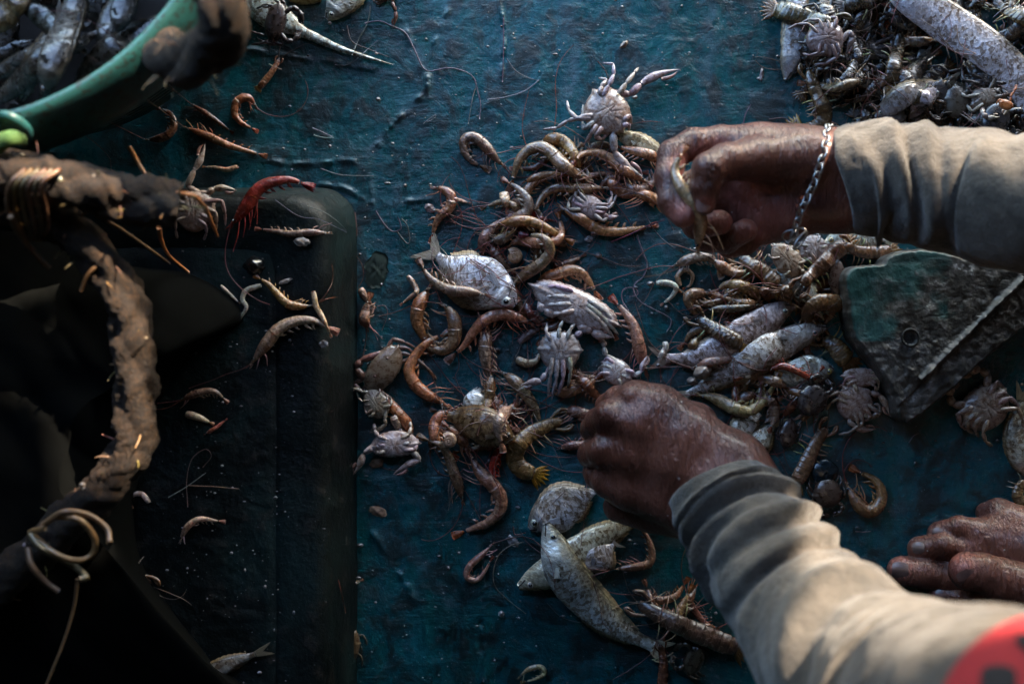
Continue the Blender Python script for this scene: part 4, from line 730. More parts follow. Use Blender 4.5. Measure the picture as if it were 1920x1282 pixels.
# -- hand reaching down with its back to the camera
WR2 = [[(1480, 1080, 14, 2.5), (1350, 915, 11.4, 2.3), (1270, 870, 10.4, 2.1)], [(1500, 1040, 14, 2.5), (1378, 872, 11.2, 2.2), (1290, 820, 10.4, 2.1)], [(1450, 1100, 13.5, 2.4), (1318, 955, 10.8, 2.2), (1240, 925, 9.4, 2.0)]]
PM2 = [[(1290, 815, 10.2, 2.1), (1235, 770, 9.8, 1.7), (1192, 748, 9.4, 1.35)], [(1270, 840, 10.3, 2.0), (1200, 800, 10.0, 1.6), (1146, 782, 9.6, 1.30)], [(1265, 875, 10.0, 2.0), (1190, 855, 9.7, 1.6), (1134, 846, 9.2, 1.25)], [(1250, 915, 9.2, 1.9), (1185, 910, 8.8, 1.7), (1142, 902, 8.2, 1.25)]]
FG2 = [[(1192, 748, 9.4, 1.25), (1160, 752, 7.6, 1.12), (1142, 762, 5.6, 1.02), (1150, 778, 3.2, .92), (1165, 790, 1.6, .78)], [(1146, 782, 9.6, 1.22), (1124, 792, 7.8, 1.12), (1114, 804, 5.2, 1.02), (1128, 812, 2.8, .9), (1145, 818, 1.5, .76)],
       [(1134, 846, 9.2, 1.2), (1116, 848, 7.4, 1.1), (1108, 852, 5.0, 1.0), (1120, 852, 2.8, .88), (1138, 850, 1.6, .75)], [(1142, 902, 8.2, 1.15), (1122, 892, 6.6, 1.02), (1116, 884, 4.6, .92), (1128, 878, 2.8, .8), (1145, 874, 1.8, .68)]]
TH2 = [(1300, 800, 9.0, 1.9), (1245, 775, 7.2, 1.5), (1200, 775, 5.0, 1.15), (1172, 792, 3.2, .95), (1160, 806, 2.0, .75)]
BU2 = [[(1186, 742, 10.25, .65), (1230, 775, 10.75, .30), (1290, 830, 11.6, .25)], [(1140, 776, 10.3, .62), (1190, 805, 10.95, .34), (1270, 850, 11.9, .25)], [(1128, 840, 9.85, .62), (1180, 832, 10.75, .30), (1215, 838, 11.25, .22), (1270, 865, 11.7, .2)], [(1138, 896, 8.75, .48), (1190, 893, 9.8, .26)], [(1160, 950, 6.2, 1.2), (1220, 958, 7.4, 1.6), (1290, 965, 9.0, 1.9)]]
GR2 = [[(1205, 950, 8.8, .05), (1235, 900, 11.0, .07), (1262, 880, 12.0, .04)], [(1240, 955, 9.8, .05), (1262, 915, 11.2, .06)], [(1255, 962, 10.2, .05), (1280, 920, 11.6, .06)]]
V2, F2 = hand(WR2, PM2, FG2, TH2, GR2, BU2, P(1060, 1160, 0) * [1, 1, 0] + [0, 0, .004], P(1560, 660, 0) * [1, 1, 0] + [0, 0, .165], .0014, carve=.3)
add_body(V2, F2, np.zeros(len(V2)))
# -- bare feet, toes towards the catch; shins and the rest lie outside the picture
def foot(sole, toes, lo, hi, k=.5, carve=()):
    So = [[(np.array(pz(*a[:3])), a[3] * CM) for a in c] for c in sole]; To = [[(np.array(pz(*a[:3])), a[3] * CM) for a in c] for c in toes]; Gr = [[(pz(*a[:3]), a[3] * CM) for a in c] for c in carve]
    def fn(p):
        b = None
        for c in So:
            e = chain(p, c, .9 * CM); b = e if b is None else smin(b, e, 1.1 * CM)
        r = None
        for f in To:
            e = smin(b, chain(p, f, .3 * CM), .55 * CM); r = e if r is None else smin(r, e, .1 * CM)
        for c in Gr: r = -smin(-r, chain(p, c, .05 * CM), .12 * CM)
        return r
    return surface(fn, lo, hi, .0016)
VA, FA = foot([[(1890, 975, 2.6, 1.35), (1990, 1010, 3.6, 2.0), (2200, 1040, 6.0, 3.0)], [(1840, 1005, 2.6, 1.35), (1960, 1030, 4.0, 2.2), (2200, 1060, 6.0, 3.0)], [(1810, 1040, 2.4, 1.3), (1950, 1060, 3.6, 2.2), (2200, 1080, 5.5, 3.0)], [(1790, 1085, 2.2, 1.4), (1950, 1100, 3.2, 2.2), (2200, 1110, 5, 3.0)]],
              [[(1900, 972, 2.4, 1.0), (1872, 956, 2.0, .95), (1852, 962, 1.2, .95)], [(1850, 1000, 2.6, 1.05), (1800, 990, 2.3, .98), (1762, 1000, 1.4, 1.0)], [(1820, 1034, 2.6, 1.1), (1770, 1022, 2.5, 1.0), (1726, 1029, 1.4, 1.06)], [(1800, 1085, 2.2, 1.35), (1735, 1074, 2.0, 1.22), (1692, 1070, 1.4, 1.24)]],
              P(1630, 1200, 0) * [1, 1, 0] + [0, 0, .001], P(2200, 900, .0) * [1, 1, 0] + [0, 0, .09], carve=[[(1770, 985, 3.4, .05), (1768, 1004, 3.35, .06)], [(1740, 1012, 3.55, .05), (1736, 1032, 3.4, .06)], [(1716, 1056, 3.1, .05), (1712, 1086, 3.05, .06)]])
add_body(VA, FA, np.clip(1.0 - dist_to(VA, [(1684, 1060, 2.2)], [1.2]), 0, .5))
VB, FB = foot([[(1880, 1090, 5.4, 1.7), (1990, 1120, 5.8, 2.2), (2200, 1160, 7, 3)], [(1850, 1130, 3.4, 1.5), (1990, 1150, 5.0, 2.2), (2200, 1190, 6, 3)]],
              [[(1885, 1088, 5.4, 1.6), (1842, 1072, 5.5, 1.45), (1816, 1070, 5.2, 1.52)], [(1840, 1130, 3.2, 1.15), (1795, 1120, 2.8, 1.05), (1768, 1116, 2.2, 1.08)], [(1850, 1160, 2.6, 1.0), (1810, 1157, 2.0, .95), (1790, 1154, 1.5, .95)]],
              P(1700, 1260, 0) * [1, 1, 0] + [0, 0, .001], P(2200, 980, .0) * [1, 1, 0] + [0, 0, .10])
add_body(VB, FB, np.clip(1.1 - dist_to(VB, [(1800, 1052, 6.2), (1756, 1108, 3.0)], [1.5, .8]), 0, .7))
def build_person():
    t = thing('person', 'barefoot person in a pale long sleeved shirt, one hand holding a shrimp', 'person', (.62, -.12, 0))
    # head and lower legs, outside the picture but in their place
    hd = np.array([.66, -.10, 1.0]); lo, hi = hd - .17, hd + (.17, .17, .17)
    def fh(p):
        d = smin(cone(p, hd + (.03, 0, .03), hd + (.03, 0, .04), .088, .085), cone(p, hd + (-.015, 0, -.035), hd + (-.03, 0, -.06), .066, .05), .05); d = smin(d, cone(p, hd + (.05, 0, -.05), hd + (.11, 0, -.14), .055, .06), .03)
        d = smin(d, cone(p, hd + (-.082, 0, -.005), hd + (-.098, 0, -.03), .010, .016), .014)
        for s in (-1, 1): d = smin(d, cone(p, hd + (.03, s * .082, .0), hd + (.035, s * .088, -.03), .014, .01), .012); d = -smin(-d, cone(p, hd + (-.085, s * .032, .012), hd + (-.085, s * .034, .012), .014, .014), .012)
        d = -smin(-d, cone(p, hd + (-.085, -.024, -.065), hd + (-.085, .024, -.065), .004, .004), .006); return d
    Vh, Fh = surface(fh, lo, hi, .006); add_body(Vh, Fh, np.zeros(len(Vh)))
    for a, b, c in (((.52, -.20, .06), (.60, -.28, .30), (.66, -.30, .42)), ((.54, -.23, .08), (.62, .06, .30), (.66, .14, .42))):
        V, F, _ = tube(resample([a, b, c], 20), np.linspace(.036, .058, 20), 16); add_body(V, np.array([f for f in F if len(f) == 4]), np.zeros(len(V)))
    def core(pts, rs):
        q = resample(pts, 24); V, F, _ = tube(q, np.interp(np.linspace(0, 1, 24), np.linspace(0, 1, len(rs)), rs), 12); add_body(V, np.array([f for f in F if len(f) == 4]), np.zeros(len(V)))
    core([P(1660, 345, .105), P(1820, 366, .13), P(1950, 373, .155), (.46, .115, .17), (.60, .12, .24), (.71, .08, .40), (.74, .0, .58)], (.022, .03, .035, .04))
    core([P(1440, 1050, .15), P(1595, 1240, .25), P(1740, 1335, .32), P(1950, 1440, .42), (.34, -.23, .50), (.50, -.24, .60), (.62, -.18, .66)], (.022, .03, .035, .04))
    core([hd + (.10, 0, -.13), (.72, -.11, .70), (.78, -.13, .45), (.86, -.15, .20), (.88, -.15, .12)], (.05, .06, .12, .12, .11))
    core([(.655, -.30, .41), (.70, -.30, .44), (.86, -.20, .18)], (.055, .065, .08)); core([(.655, .13, .41), (.70, .16, .44), (.86, -.06, .18)], (.055, .065, .08))
    links = [(0, 7), (1, 8), (7, 9), (8, 9), (4, 9), (10, 9), (11, 9), (5, 10), (6, 11), (2, 5), (3, 6)]
    Vs, Fs, pk, n = [], [], [], 0
    for V, F, p in BODY: Vs.append(V); Fs += [tuple(f + n) for f in F]; pk.append(p); n += len(V)
    off = np.r_[0, np.cumsum([len(v) for v in Vs])]
    for a, b in links:                    # one continuous skin: stitch each piece to the next where they meet under the clothes
        A, B = Vs[a][::3], Vs[b]; best = min(((np.linalg.norm(A - v, axis=1).min(), i) for i, v in enumerate(B)), key=lambda k: k[0])[1]; ia = int(np.linalg.norm(Vs[a] - B[best], axis=1).argmin())
        f = next(f for f in BODY[b][1] if best in [int(x) for x in f]); o = [int(x) for x in f if int(x) != best][0]; Fs.append((int(off[a] + ia), int(off[b] + best), int(off[b] + o)))
    body = mk('body', np.vstack(Vs), Fs, M['skin'], t, None, {'pink': np.concatenate(pk)})
    V, F = ball(hd + (.035, 0, .045), (.094, .092, .088), 14, 24); mk('hair', V, F, M['matte'], t, (.012, .010, .009))
    def sleeve(path, folds, mouth, nu=300, nv=150, seed=3, seam=None):
        pts = np.array([list(P(*p[:3])) + [p[3] * CM] if not isinstance(p[0], str) else [p[1], p[2], p[3], p[4] * CM] for p in path]); q = resample(pts, nu); C, r = q[:, :3], q[:, 3]; T, N, B = frames(C)
        s = np.r_[0, np.cumsum(np.linalg.norm(np.diff(C, axis=0), axis=1))]; th = np.linspace(0, 2 * np.pi, nv, endpoint=False); S, TH = np.meshgrid(s, th, indexing='ij')
        d = .0030 * fbm(S * 26 + np.sin(TH), np.cos(TH) * 2 + seed, seed, 4) + .0034 * fbm(S * 48 + 3 + 1.2 * np.cos(TH), np.sin(TH) * 1.6 + seed, seed + 5, 4) - .0022 * np.abs(fbm(S * 36 + 2 * np.sin(TH), np.sin(TH + .7) * 1.4 + seed, seed + 9, 3))
        for u0, skew, ph, wd, amp, tc, tw in folds:
            wd = wd * .82; x = S - u0 - skew * np.sin(TH - ph) - .002 * np.sin(TH * 3 + ph); pro = np.where(x > 0, np.exp(-(x / (wd * .75)) ** 2), np.exp(-(x / (wd * 1.5)) ** 2)); win = np.exp(-((np.angle(np.exp(1j * (TH - tc)))) / tw) ** 2); d += 1.2 * amp * pro * win - amp * .75 * np.exp(-((x - wd * 1.5) / (wd * .6)) ** 2) * win
        if seam: d -= .0012 * np.exp(-((S - seam) / .0011) ** 2)
        d *= 1 - np.exp(-S / .004) * .6
        mv = mouth(th)[None] * np.exp(-S / .05); V = C[:, None] + (r[:, None] + d)[..., None] * (np.cos(TH)[..., None] * N[:, None] + np.sin(TH)[..., None] * B[:, None]) + mv[..., None] * T[:, None]
        lip = []
        for k, (ins, back) in enumerate(((.0028, .0150), (.0026, .008), (.0030, .002), (.0018, -.0006), (.0006, -.0004))):
            lip.append(V[0] + (C[0] - V[0]) * (ins / r[0]) + T[0] * back)
        A = np.concatenate([np.array(lip), V], 0); return A.reshape(-1, 3), gridfaces(len(A), nv, True, True), A
    pi = np.pi; shirt_g = None
    # torso (outside the picture)
    V, F, _ = tube(resample([(.68, -.10, .82), (.72, -.11, .66), (.78, -.13, .45), (.86, -.15, .20), (.88, -.15, .10)], 40), np.interp(np.linspace(0, 1, 40), [0, .12, .3, .7, 1], [.06, .13, .19, .17, .16]), 40, 1.0); shirt = mk('shirt', V, F, M['cloth'], t)
    V, F, A1 = sleeve([(1566, 338, .101, 3.75), (1600, 338, .103, 4.15), (1640, 336, .106, 4.25), (1720, 350, .115, 4.25), (1820, 364, .13, 4.5), (1950, 373, .155, 4.9), ('w', .46, .115, .17, 5.4), ('w', .60, .12, .24, 6.2), ('w', .71, .08, .40, 7.2), ('w', .74, .0, .60, 8.5)],
        [(.020, .010, 1.2, .008, .0045, 2.2, 1.1), (.040, .016, 1.0, .006, .0065, 1.5, 1.2), (.034, -.014, 2.6, .006, .005, 3.4, 1.0), (.058, .014, .6, .008, .004, 1.2, 1.3), (.085, -.012, 1.4, .012, .003, 2.2, 1.2), (.12, .02, 1.6, .014, .0035, 1.2, 1.4), (.16, -.02, 1.0, .016, .004, 1.8, 1.3)],
        lambda th: .0105 * np.cos(th - 2.95) * 0 + .014 * np.clip(-np.cos(th), -.3, 1), seam=.017, seed=3)
    mk('sleeve', V, F, M['cloth'], shirt)
    V, F, A2 = sleeve([(1352, 922, .112, 3.95), (1385, 965, .128, 4.2), (1440, 1050, .165, 4.45), (1510, 1150, .20, 4.85), (1595, 1240, .25, 5.3), (1740, 1335, .32, 6.0), (1950, 1440, .42, 6.9), ('w', .34, -.23, .50, 7.6), ('w', .50, -.24, .60, 9.0), ('w', .60, -.20, .66, 9.5)],
        [(.012, .004, .5, .005, .0030, 1.6, 1.6), (.030, .013, .2, .0055, .0065, 1.4, 1.5), (.047, .010, 3.0, .005, .0060, 2.2, 1.2), (.054, .018, .1, .0065, .0070, .9, 1.5), (.072, .020, 3.3, .006, .0060, 2.6, 1.1), (.080, .016, .2, .008, .0055, 1.2, 1.4), (.19, .03, 2.0, .02, .006, 1.0, 1.3), (.26, -.03, 1.0, .02, .006, 1.6, 1.0)],
        lambda th: .010 * np.cos(th - .3), seed=6, seam=.0165)
    sl2 = mk('sleeve', V, F, M['cloth'], shirt)
    bvh = BVHTree.FromPolygons([tuple(v) for v in V], [tuple(int(i) for i in f) for f in F]); camp = Vector((0, 0, CAM_H))
    def drape(uv, off):                  # lay a point of the badge on the sleeve, under the place it covers in the picture
        h = bvh.ray_cast(camp, Vector(P(uv[0], uv[1], 0)) - camp); return np.array(h[0] + (h[1] if h[1].z > 0 else -h[1]) * off) if h[0] else None
    def badge(nm, outline, c, off, colr, par, rings=16):
        o = resample(np.array(outline + [outline[0]], float), 72)[:-1]; L = []; prev = None
        for k in np.linspace(.01, 1, rings):
            for a in o:
                p = drape(np.array(c) * (1 - k) + a * k, off); p = p if p is not None else prev; prev = p; L.append(p)
        L = np.array(L); nv = 72; L2 = L[-nv:] - (0, 0, off * .9); V = np.vstack([L, L2]); return mk(nm, V, [tuple(f) for f in gridfaces(rings + 1, nv)] + [tuple(range(nv))], M['patch'], par, colr)
    cx, cy, rr = 1985, 1372, 226
    badge('patch', [(cx + rr * math.cos(a), cy + rr * .97 * math.sin(a)) for a in np.linspace(0, 2 * pi, 60, endpoint=False)], (cx, cy), .0016, (.35, .016, .022), shirt, 40)
    for o, c in (([(1846, 1284), (1852, 1264), (1872, 1257), (1896, 1258), (1906, 1266), (1908, 1284), (1900, 1300), (1850, 1300)], (1876, 1278)), ([(1908, 1212), (1916, 1200), (1936, 1204), (1960, 1222), (1962, 1240), (1940, 1236), (1920, 1226)], (1932, 1218)), ([(1940, 1270), (1965, 1262), (1975, 1330), (1950, 1335)], (1957, 1300))): badge('lettering', o, c, .0030, (.012, .010, .012), shirt, 8)
    # rolled trousers
    for a, b, c in (((.62, -.29, .36), (.70, -.31, .46), (.86, -.22, .16)), ((.62, .07, .34), (.70, .17, .46), (.86, -.06, .16))):
        V, F, _ = tube(resample([a, b, c], 40), np.linspace(.07, .10, 40), 28); mk('trousers', V, F, M['cloth'], t, (.2, .2, .25))
    # nails
    def nail(c, d, l, wd, cl, nz):
        c = pz(*c); d = np.array([d[0], -d[1], d[2]], float); d /= np.linalg.norm(d); n_ = np.array(nz, float); n_ -= d * (n_ @ d); n_ /= np.linalg.norm(n_); s = np.cross(d, n_); V = []
        for i in range(7):
            for j in range(7): 
                u, v = i / 6 * 2 - 1, j / 6 * 2 - 1; k = math.sqrt(max(0, 1 - (abs(u) ** 3) * .5)); V.append(c + d * u * l + s * v * wd * k - n_ * (v * v * wd * .35 + max(0, u) * .0004))
        V = np.array(V); V = np.vstack([V, V - n_ * .0012]); f = gridfaces(7, 7, False); mk('nail', V, [tuple(x) for x in f] + [tuple(x[::-1] + 49) for x in f], M['hair'], t, cl)
    nail((1320, 381, 14.62), (0, 1, -.25), .0062, .0052, (.30, .155, .125), (0, -.1, 1)); nail((1402, 434, 10.98), (1, -.6, .3), .0052, .0042, (.19, .09, .07), (.2, -.3, 1))
    nail((1688, 1070, 2.62), (-1, 0, -.35), .0062, .0065, (.15, .085, .07), (-.3, 0, 1)); nail((1722, 1028, 2.46), (-1, .1, -.5), .0045, .0048, (.18, .12, .10), (-.4, 0, 1)); nail((1758, 1000, 2.42), (-1, .1, -.5), .004, .0045, (.17, .10, .085), (-.4, 0, 1)); nail((1816, 1084, 6.55), (-.9, .5, -.2), .0072, .0062, (.16, .08, .065), (-.1, -.55, 1)); nail((1764, 1117, 3.28), (-1, 0, -.4), .0042, .0046, (.15, .07, .06), (-.3, 0, 1))
    return t
PERSON = build_person()
def build_bracelet():
    top = [P(x, y, z * CM) for x, y, z in ((1549, 247, 11.6), (1547, 268, 12.45), (1543, 291, 12.9), (1536, 317, 12.9), (1528, 341, 12.6), (1519, 361, 12.4), (1510, 380, 12.35), (1501, 398, 12.05), (1494, 421, 11.5), (1489, 442, 10.6))]
    under = [P(x, y, z * CM) for x, y, z in ((1492, 452, 9.2), (1505, 440, 7.4), (1525, 400, 6.6), (1545, 330, 6.9), (1560, 270, 8.2), (1556, 243, 10.2))]
    q = resample(top + under + [top[0]], 43)[:-1]; g = G(); ctr = q.mean(0)
    for i, c in enumerate(q):
        d = q[(i + 1) % len(q)] - q[i - 1]; d /= np.linalg.norm(d); n = c - ctr; n -= d * (n @ d); n /= np.linalg.norm(n); s = np.cross(d, n); s2 = s * math.cos(.9 if i % 2 else -.75) + n * math.sin(.9 if i % 2 else -.75); a = np.linspace(0, 2 * np.pi, 19)
        L = np.linalg.norm(q[1] - q[0]) * .74; loop = c + n * .0012 + d * (np.cos(a) * L)[:, None] + s2 * (np.sin(a) * .0030)[:, None]; g.add(*tube(loop, .00085, 7, cap=False))
    e = P(1489, 440, .112)
    for k in range(4):
        a = np.linspace(0, 2 * np.pi, 19); ax = np.array([math.cos(k), math.sin(k * 1.7), .4]); ay = np.array([-math.sin(k), math.cos(k), .5 * (-1) ** k]); c = e + np.array([(k % 2 - .4) * .006, -.0035 * (k // 2) - .001, .002 * k - .002]); g.add(*tube(c + np.cos(a)[:, None] * ax * .0052 + np.sin(a)[:, None] * ay * .0042, .0009, 7, cap=False))
    g.one('bracelet', 'steel chain bracelet hanging loose around the wrist', 'bracelet', M['steel'], (.52, .50, .48))
build_bracelet()
# ---------------------------------------------------------------- the catch, from the lowest to the topmost
# the lowest layer of the piles, mostly hidden by what lies on it
def underlayer():
    r = random.Random(31)
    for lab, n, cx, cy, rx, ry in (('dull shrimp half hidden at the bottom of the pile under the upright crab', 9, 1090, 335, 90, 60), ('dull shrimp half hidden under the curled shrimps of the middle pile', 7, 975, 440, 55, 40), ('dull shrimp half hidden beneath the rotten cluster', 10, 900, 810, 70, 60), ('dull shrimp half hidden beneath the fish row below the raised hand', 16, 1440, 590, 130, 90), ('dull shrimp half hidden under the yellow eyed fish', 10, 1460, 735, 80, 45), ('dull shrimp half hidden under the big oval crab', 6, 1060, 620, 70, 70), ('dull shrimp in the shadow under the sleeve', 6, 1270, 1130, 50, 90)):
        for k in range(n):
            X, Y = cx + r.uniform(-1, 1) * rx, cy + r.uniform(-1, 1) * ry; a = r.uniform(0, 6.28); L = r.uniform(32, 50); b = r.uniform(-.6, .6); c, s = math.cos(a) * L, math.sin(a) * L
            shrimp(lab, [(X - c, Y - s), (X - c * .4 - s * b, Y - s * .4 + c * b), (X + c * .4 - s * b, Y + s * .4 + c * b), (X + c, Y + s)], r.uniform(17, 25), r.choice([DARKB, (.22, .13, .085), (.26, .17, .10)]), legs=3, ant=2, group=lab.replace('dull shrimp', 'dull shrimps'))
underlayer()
# fish in the basket
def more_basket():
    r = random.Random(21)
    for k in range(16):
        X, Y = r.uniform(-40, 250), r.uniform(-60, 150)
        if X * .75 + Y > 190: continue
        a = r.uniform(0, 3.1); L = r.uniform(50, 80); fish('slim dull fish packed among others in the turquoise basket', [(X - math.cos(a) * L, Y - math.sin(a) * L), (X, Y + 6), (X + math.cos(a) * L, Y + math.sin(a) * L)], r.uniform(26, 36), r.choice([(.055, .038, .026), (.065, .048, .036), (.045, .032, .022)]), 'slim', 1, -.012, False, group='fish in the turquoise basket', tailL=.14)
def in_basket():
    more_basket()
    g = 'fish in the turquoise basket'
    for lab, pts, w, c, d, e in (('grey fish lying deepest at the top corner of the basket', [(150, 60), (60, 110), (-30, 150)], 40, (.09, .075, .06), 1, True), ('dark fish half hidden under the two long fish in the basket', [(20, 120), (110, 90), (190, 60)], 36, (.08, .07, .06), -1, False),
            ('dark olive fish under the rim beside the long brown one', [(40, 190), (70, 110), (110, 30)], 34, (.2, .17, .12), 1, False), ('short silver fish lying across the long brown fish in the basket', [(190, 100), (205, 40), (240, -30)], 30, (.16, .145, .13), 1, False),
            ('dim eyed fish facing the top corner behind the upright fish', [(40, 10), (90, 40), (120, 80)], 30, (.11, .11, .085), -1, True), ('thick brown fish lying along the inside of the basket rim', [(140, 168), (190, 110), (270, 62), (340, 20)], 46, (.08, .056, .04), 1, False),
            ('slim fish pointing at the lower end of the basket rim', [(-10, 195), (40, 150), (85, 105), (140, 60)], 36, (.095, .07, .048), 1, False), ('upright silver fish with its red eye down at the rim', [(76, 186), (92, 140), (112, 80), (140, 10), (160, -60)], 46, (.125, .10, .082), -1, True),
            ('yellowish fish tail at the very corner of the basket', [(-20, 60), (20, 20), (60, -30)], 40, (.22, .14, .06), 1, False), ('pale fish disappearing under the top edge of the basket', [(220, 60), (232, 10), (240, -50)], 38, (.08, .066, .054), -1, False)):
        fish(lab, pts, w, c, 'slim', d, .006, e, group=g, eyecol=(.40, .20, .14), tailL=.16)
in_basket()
def sh(l, p, w, c=BROWN, **k): return shrimp(l, p, w, c, **k)
# upper left, behind the basket
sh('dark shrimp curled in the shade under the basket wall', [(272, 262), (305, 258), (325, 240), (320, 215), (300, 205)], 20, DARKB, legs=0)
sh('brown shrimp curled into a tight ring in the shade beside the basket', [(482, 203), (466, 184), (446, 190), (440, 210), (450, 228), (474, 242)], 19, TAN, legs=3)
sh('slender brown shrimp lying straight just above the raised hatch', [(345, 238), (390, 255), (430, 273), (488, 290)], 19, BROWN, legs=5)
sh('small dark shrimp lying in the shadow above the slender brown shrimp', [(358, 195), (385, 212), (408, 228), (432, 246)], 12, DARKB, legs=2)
sh('broken pale shrimp tail lying just above the corner of the hatch', [(446, 312), (425, 318), (405, 314), (385, 313)], 12, PALE, head=False, small=True, legs=0, ant=0)
mantis('thin brown mantis shrimp under the long white fish spike', [(523, 112), (508, 138), (486, 165)], 14, TAN, legs=1)
crab('pale crab belly up by the frayed rope end, one claw stretched over the hatch edge', (366, 392), 34, 40, -80, (.46, .37, .33), claws=[((352, 350), (366, 318), (384, 268)), ((392, 362), (402, 354), (443, 357))], seed=2)
# top edge
fish('long silver ribbonfish tail tapering to a white spike', [(410, -70), (455, -25), (505, 20), (560, 55), (590, 70), (640, 92), (690, 108), (737, 122)], 62, WSILV, 'spike', 1, eye=False, cat='ribbonfish', fins=False)
fish('silver fish with its eye cut by the top edge beside the ribbonfish tail', [(612, 36), (632, 14), (660, -24), (690, -60)], 62, SILVER, 'round', -1)
crab('small dark crab sitting on the ribbonfish tail', (518, 42), 34, 20, 10, (.06, .045, .035), belly=False, seed=5, legspread=.9, lift=.006)
crab('yellowish crab shell cut off by the top edge', (572, -8), 34, 20, 90, (.42, .32, .14), belly=True, seed=6, legs=0, claws=[None, None])
crab('lone brown crab claw hanging into the top edge', (725, -12), 24, 16, 60, (.22, .10, .06), belly=False, seed=7, legs=4, claws=[None, ((735, 5), (742, 22), (738, 50))])
# hatch
sh('bright red shrimp lying across the corner of the hatch with long red feelers', [(432, 424), (448, 406), (466, 382), (481, 360), (499, 346), (523, 340), (546, 338), (568, 345)], 29, (.34, .045, .026), legs=6, tail=(.30, .012, .010), z3=[HATCH + .0055, HATCH + .0055, HATCH + .0055, HATCH + .005, HATCH + .004])
sh('flattened shrimp husk lying under the red shrimp on the hatch', [(619, 437), (580, 436), (545, 438), (520, 434), (488, 430)], 16, (.34, .26, .22), legs=3, ant=0)
sh('thin shrimp lying on the hatch with its tail toward the rope', [(585, 573), (560, 574), (538, 568), (518, 548), (503, 532), (486, 522)], 19, TAN, legs=4)
sh('fat pale shrimp lying alone on the hatch, tail to the right', [(470, 684), (485, 664), (502, 642), (522, 618), (550, 604), (585, 601), (616, 615)], 27, (.46, .36, .26), legs=2)
sh('narrow white shrimp leg-like husk upright by the tail of the fat pale shrimp', [(588, 546), (593, 573), (607, 598), (619, 626)], 13, PALE, head=False, small=True, legs=0, ant=0)
sh('peeled white shrimp lying crooked beside the bunched tarpaulin', [(490, 535), (462, 545), (455, 562), (462, 577), (445, 605)], 12, GHOST, head=False, small=True, legs=0, ant=0)
sh('thin white claw husk beside the crooked white shrimp', [(414, 535), (430, 550), (448, 567)], 8, GHOST, head=False, small=True, legs=0, ant=0)
sh('small dull shrimp lying alone in the middle of the dark hatch', [(338, 751), (360, 741), (388, 733), (406, 736), (420, 748)], 17, (.26, .20, .17), legs=2)
sh('flat white scrap of shrimp below the small dull shrimp', [(348, 776), (370, 782), (394, 792)], 17, PALE, head=False, small=True, legs=0, ant=0)
sh('tiny shrimp with a red tip beside the flat white scrap', [(384, 814), (402, 803), (423, 787)], 9, PINKB, small=True, legs=0, ant=0)
sh('little bluish white shrimp bowed on the bare part of the hatch', [(338, 1014), (345, 998), (356, 983), (376, 973), (412, 977)], 14, GHOST, legs=1, ant=0)
mantis('dull mantis shrimp lying along the foot of the black tarpaulin', [(282, 1098), (256, 1076), (234, 1052), (228, 1005), (229, 950)], 32, (.22, .16, .11), legs=1)
sh('small white shrimp curled against the rope above the mantis shrimp', [(280, 942), (265, 926), (248, 930), (247, 948)], 12, GHOST, head=False, small=True, legs=0, ant=0)
fish('dried fish husk lying at the bottom edge of the hatch', [(365, 1290), (395, 1262), (440, 1240), (480, 1225)], 30, (.30, .27, .24), 'slim', 1, eye=False)
crab('brown crab wedged at the foot of the hatch by the bottom edge', (657, 1206), 18, 34, -90, (.16, .10, .06), belly=False, seed=9, legs=6, claws=[None, None])
# upper middle
sh('grey shrimp bent like a hook, alone above the big pile', [(946, 312), (932, 300), (918, 284), (903, 268), (886, 257), (870, 264), (872, 286), (886, 303), (903, 312)], 25, (.25, .175, .14), legs=4)
sh('lone shrimp hooked at the head beside the broken white shell', [(812, 352), (832, 356), (846, 370), (842, 390), (826, 404), (816, 422), (811, 442)], 24, BROWN, legs=1, ant=0)
sh('white scrap of crab leg touching the lone hooked shrimp', [(850, 372), (864, 376), (878, 380)], 10, PALE, head=False, small=True, legs=0, ant=0)
# pile under the upright crab
fish('silver fish half buried beside the fingers of the raised hand', [(1155, 252), (1190, 264), (1225, 284), (1262, 305)], 34, YSILV, 'slim', 1, eye=False)
sh('shrimp lying under the silver fish with red feelers by the fingers', [(1245, 305), (1220, 292), (1190, 284), (1160, 276)], 25, BROWN)
sh('shrimp arching over the top of the pile below the upright crab', [(1012, 272), (1030, 262), (1050, 264), (1068, 277), (1080, 298), (1088, 320)], 30, TAN)
sh('dark shrimp wedged in the middle of the pile under the crab claw', [(1040, 316), (1066, 318), (1092, 330), (1110, 345)], 22, DARKB)
sh('shrimp curving inside a bigger curl beside the fingertips', [(1140, 330), (1152, 350), (1172, 364), (1196, 368)], 25, BROWN)
sh('shrimp curled in a wide half ring next to the fingertips', [(1168, 333), (1182, 350), (1203, 355), (1224, 342), (1234, 318)], 25, (.26, .165, .12))
sh('shrimp with its orange tail up, lying under the crab claw', [(1214, 342), (1190, 330), (1166, 316), (1143, 298), (1118, 287), (1092, 290), (1079, 303)], 26, TAN, lift=.003)
sh('stout shrimp bent in an arch on the left of the upper pile', [(1102, 338), (1078, 326), (1052, 307), (1034, 288), (1014, 277), (992, 282), (974, 300), (966, 322), (960, 342)], 31, (.33, .225, .13), lift=.002)
sh('thin shrimp with fringed legs lying under the stout arched shrimp', [(982, 342), (1005, 333), (1030, 327), (1055, 326)], 17, BROWN, legs=6)
sh('shrimp lying half under the palm of the raised hand', [(1186, 364), (1212, 368), (1240, 380), (1262, 392)], 26, BROWN)
sh('nearly straight shrimp with red legs and a red tail in the upper pile', [(1140, 353), (1110, 354), (1080, 355), (1056, 352), (1032, 357), (1014, 374), (1001, 400)], 25, (.36, .22, .12), legs=7, tail=(.34, .04, .03))
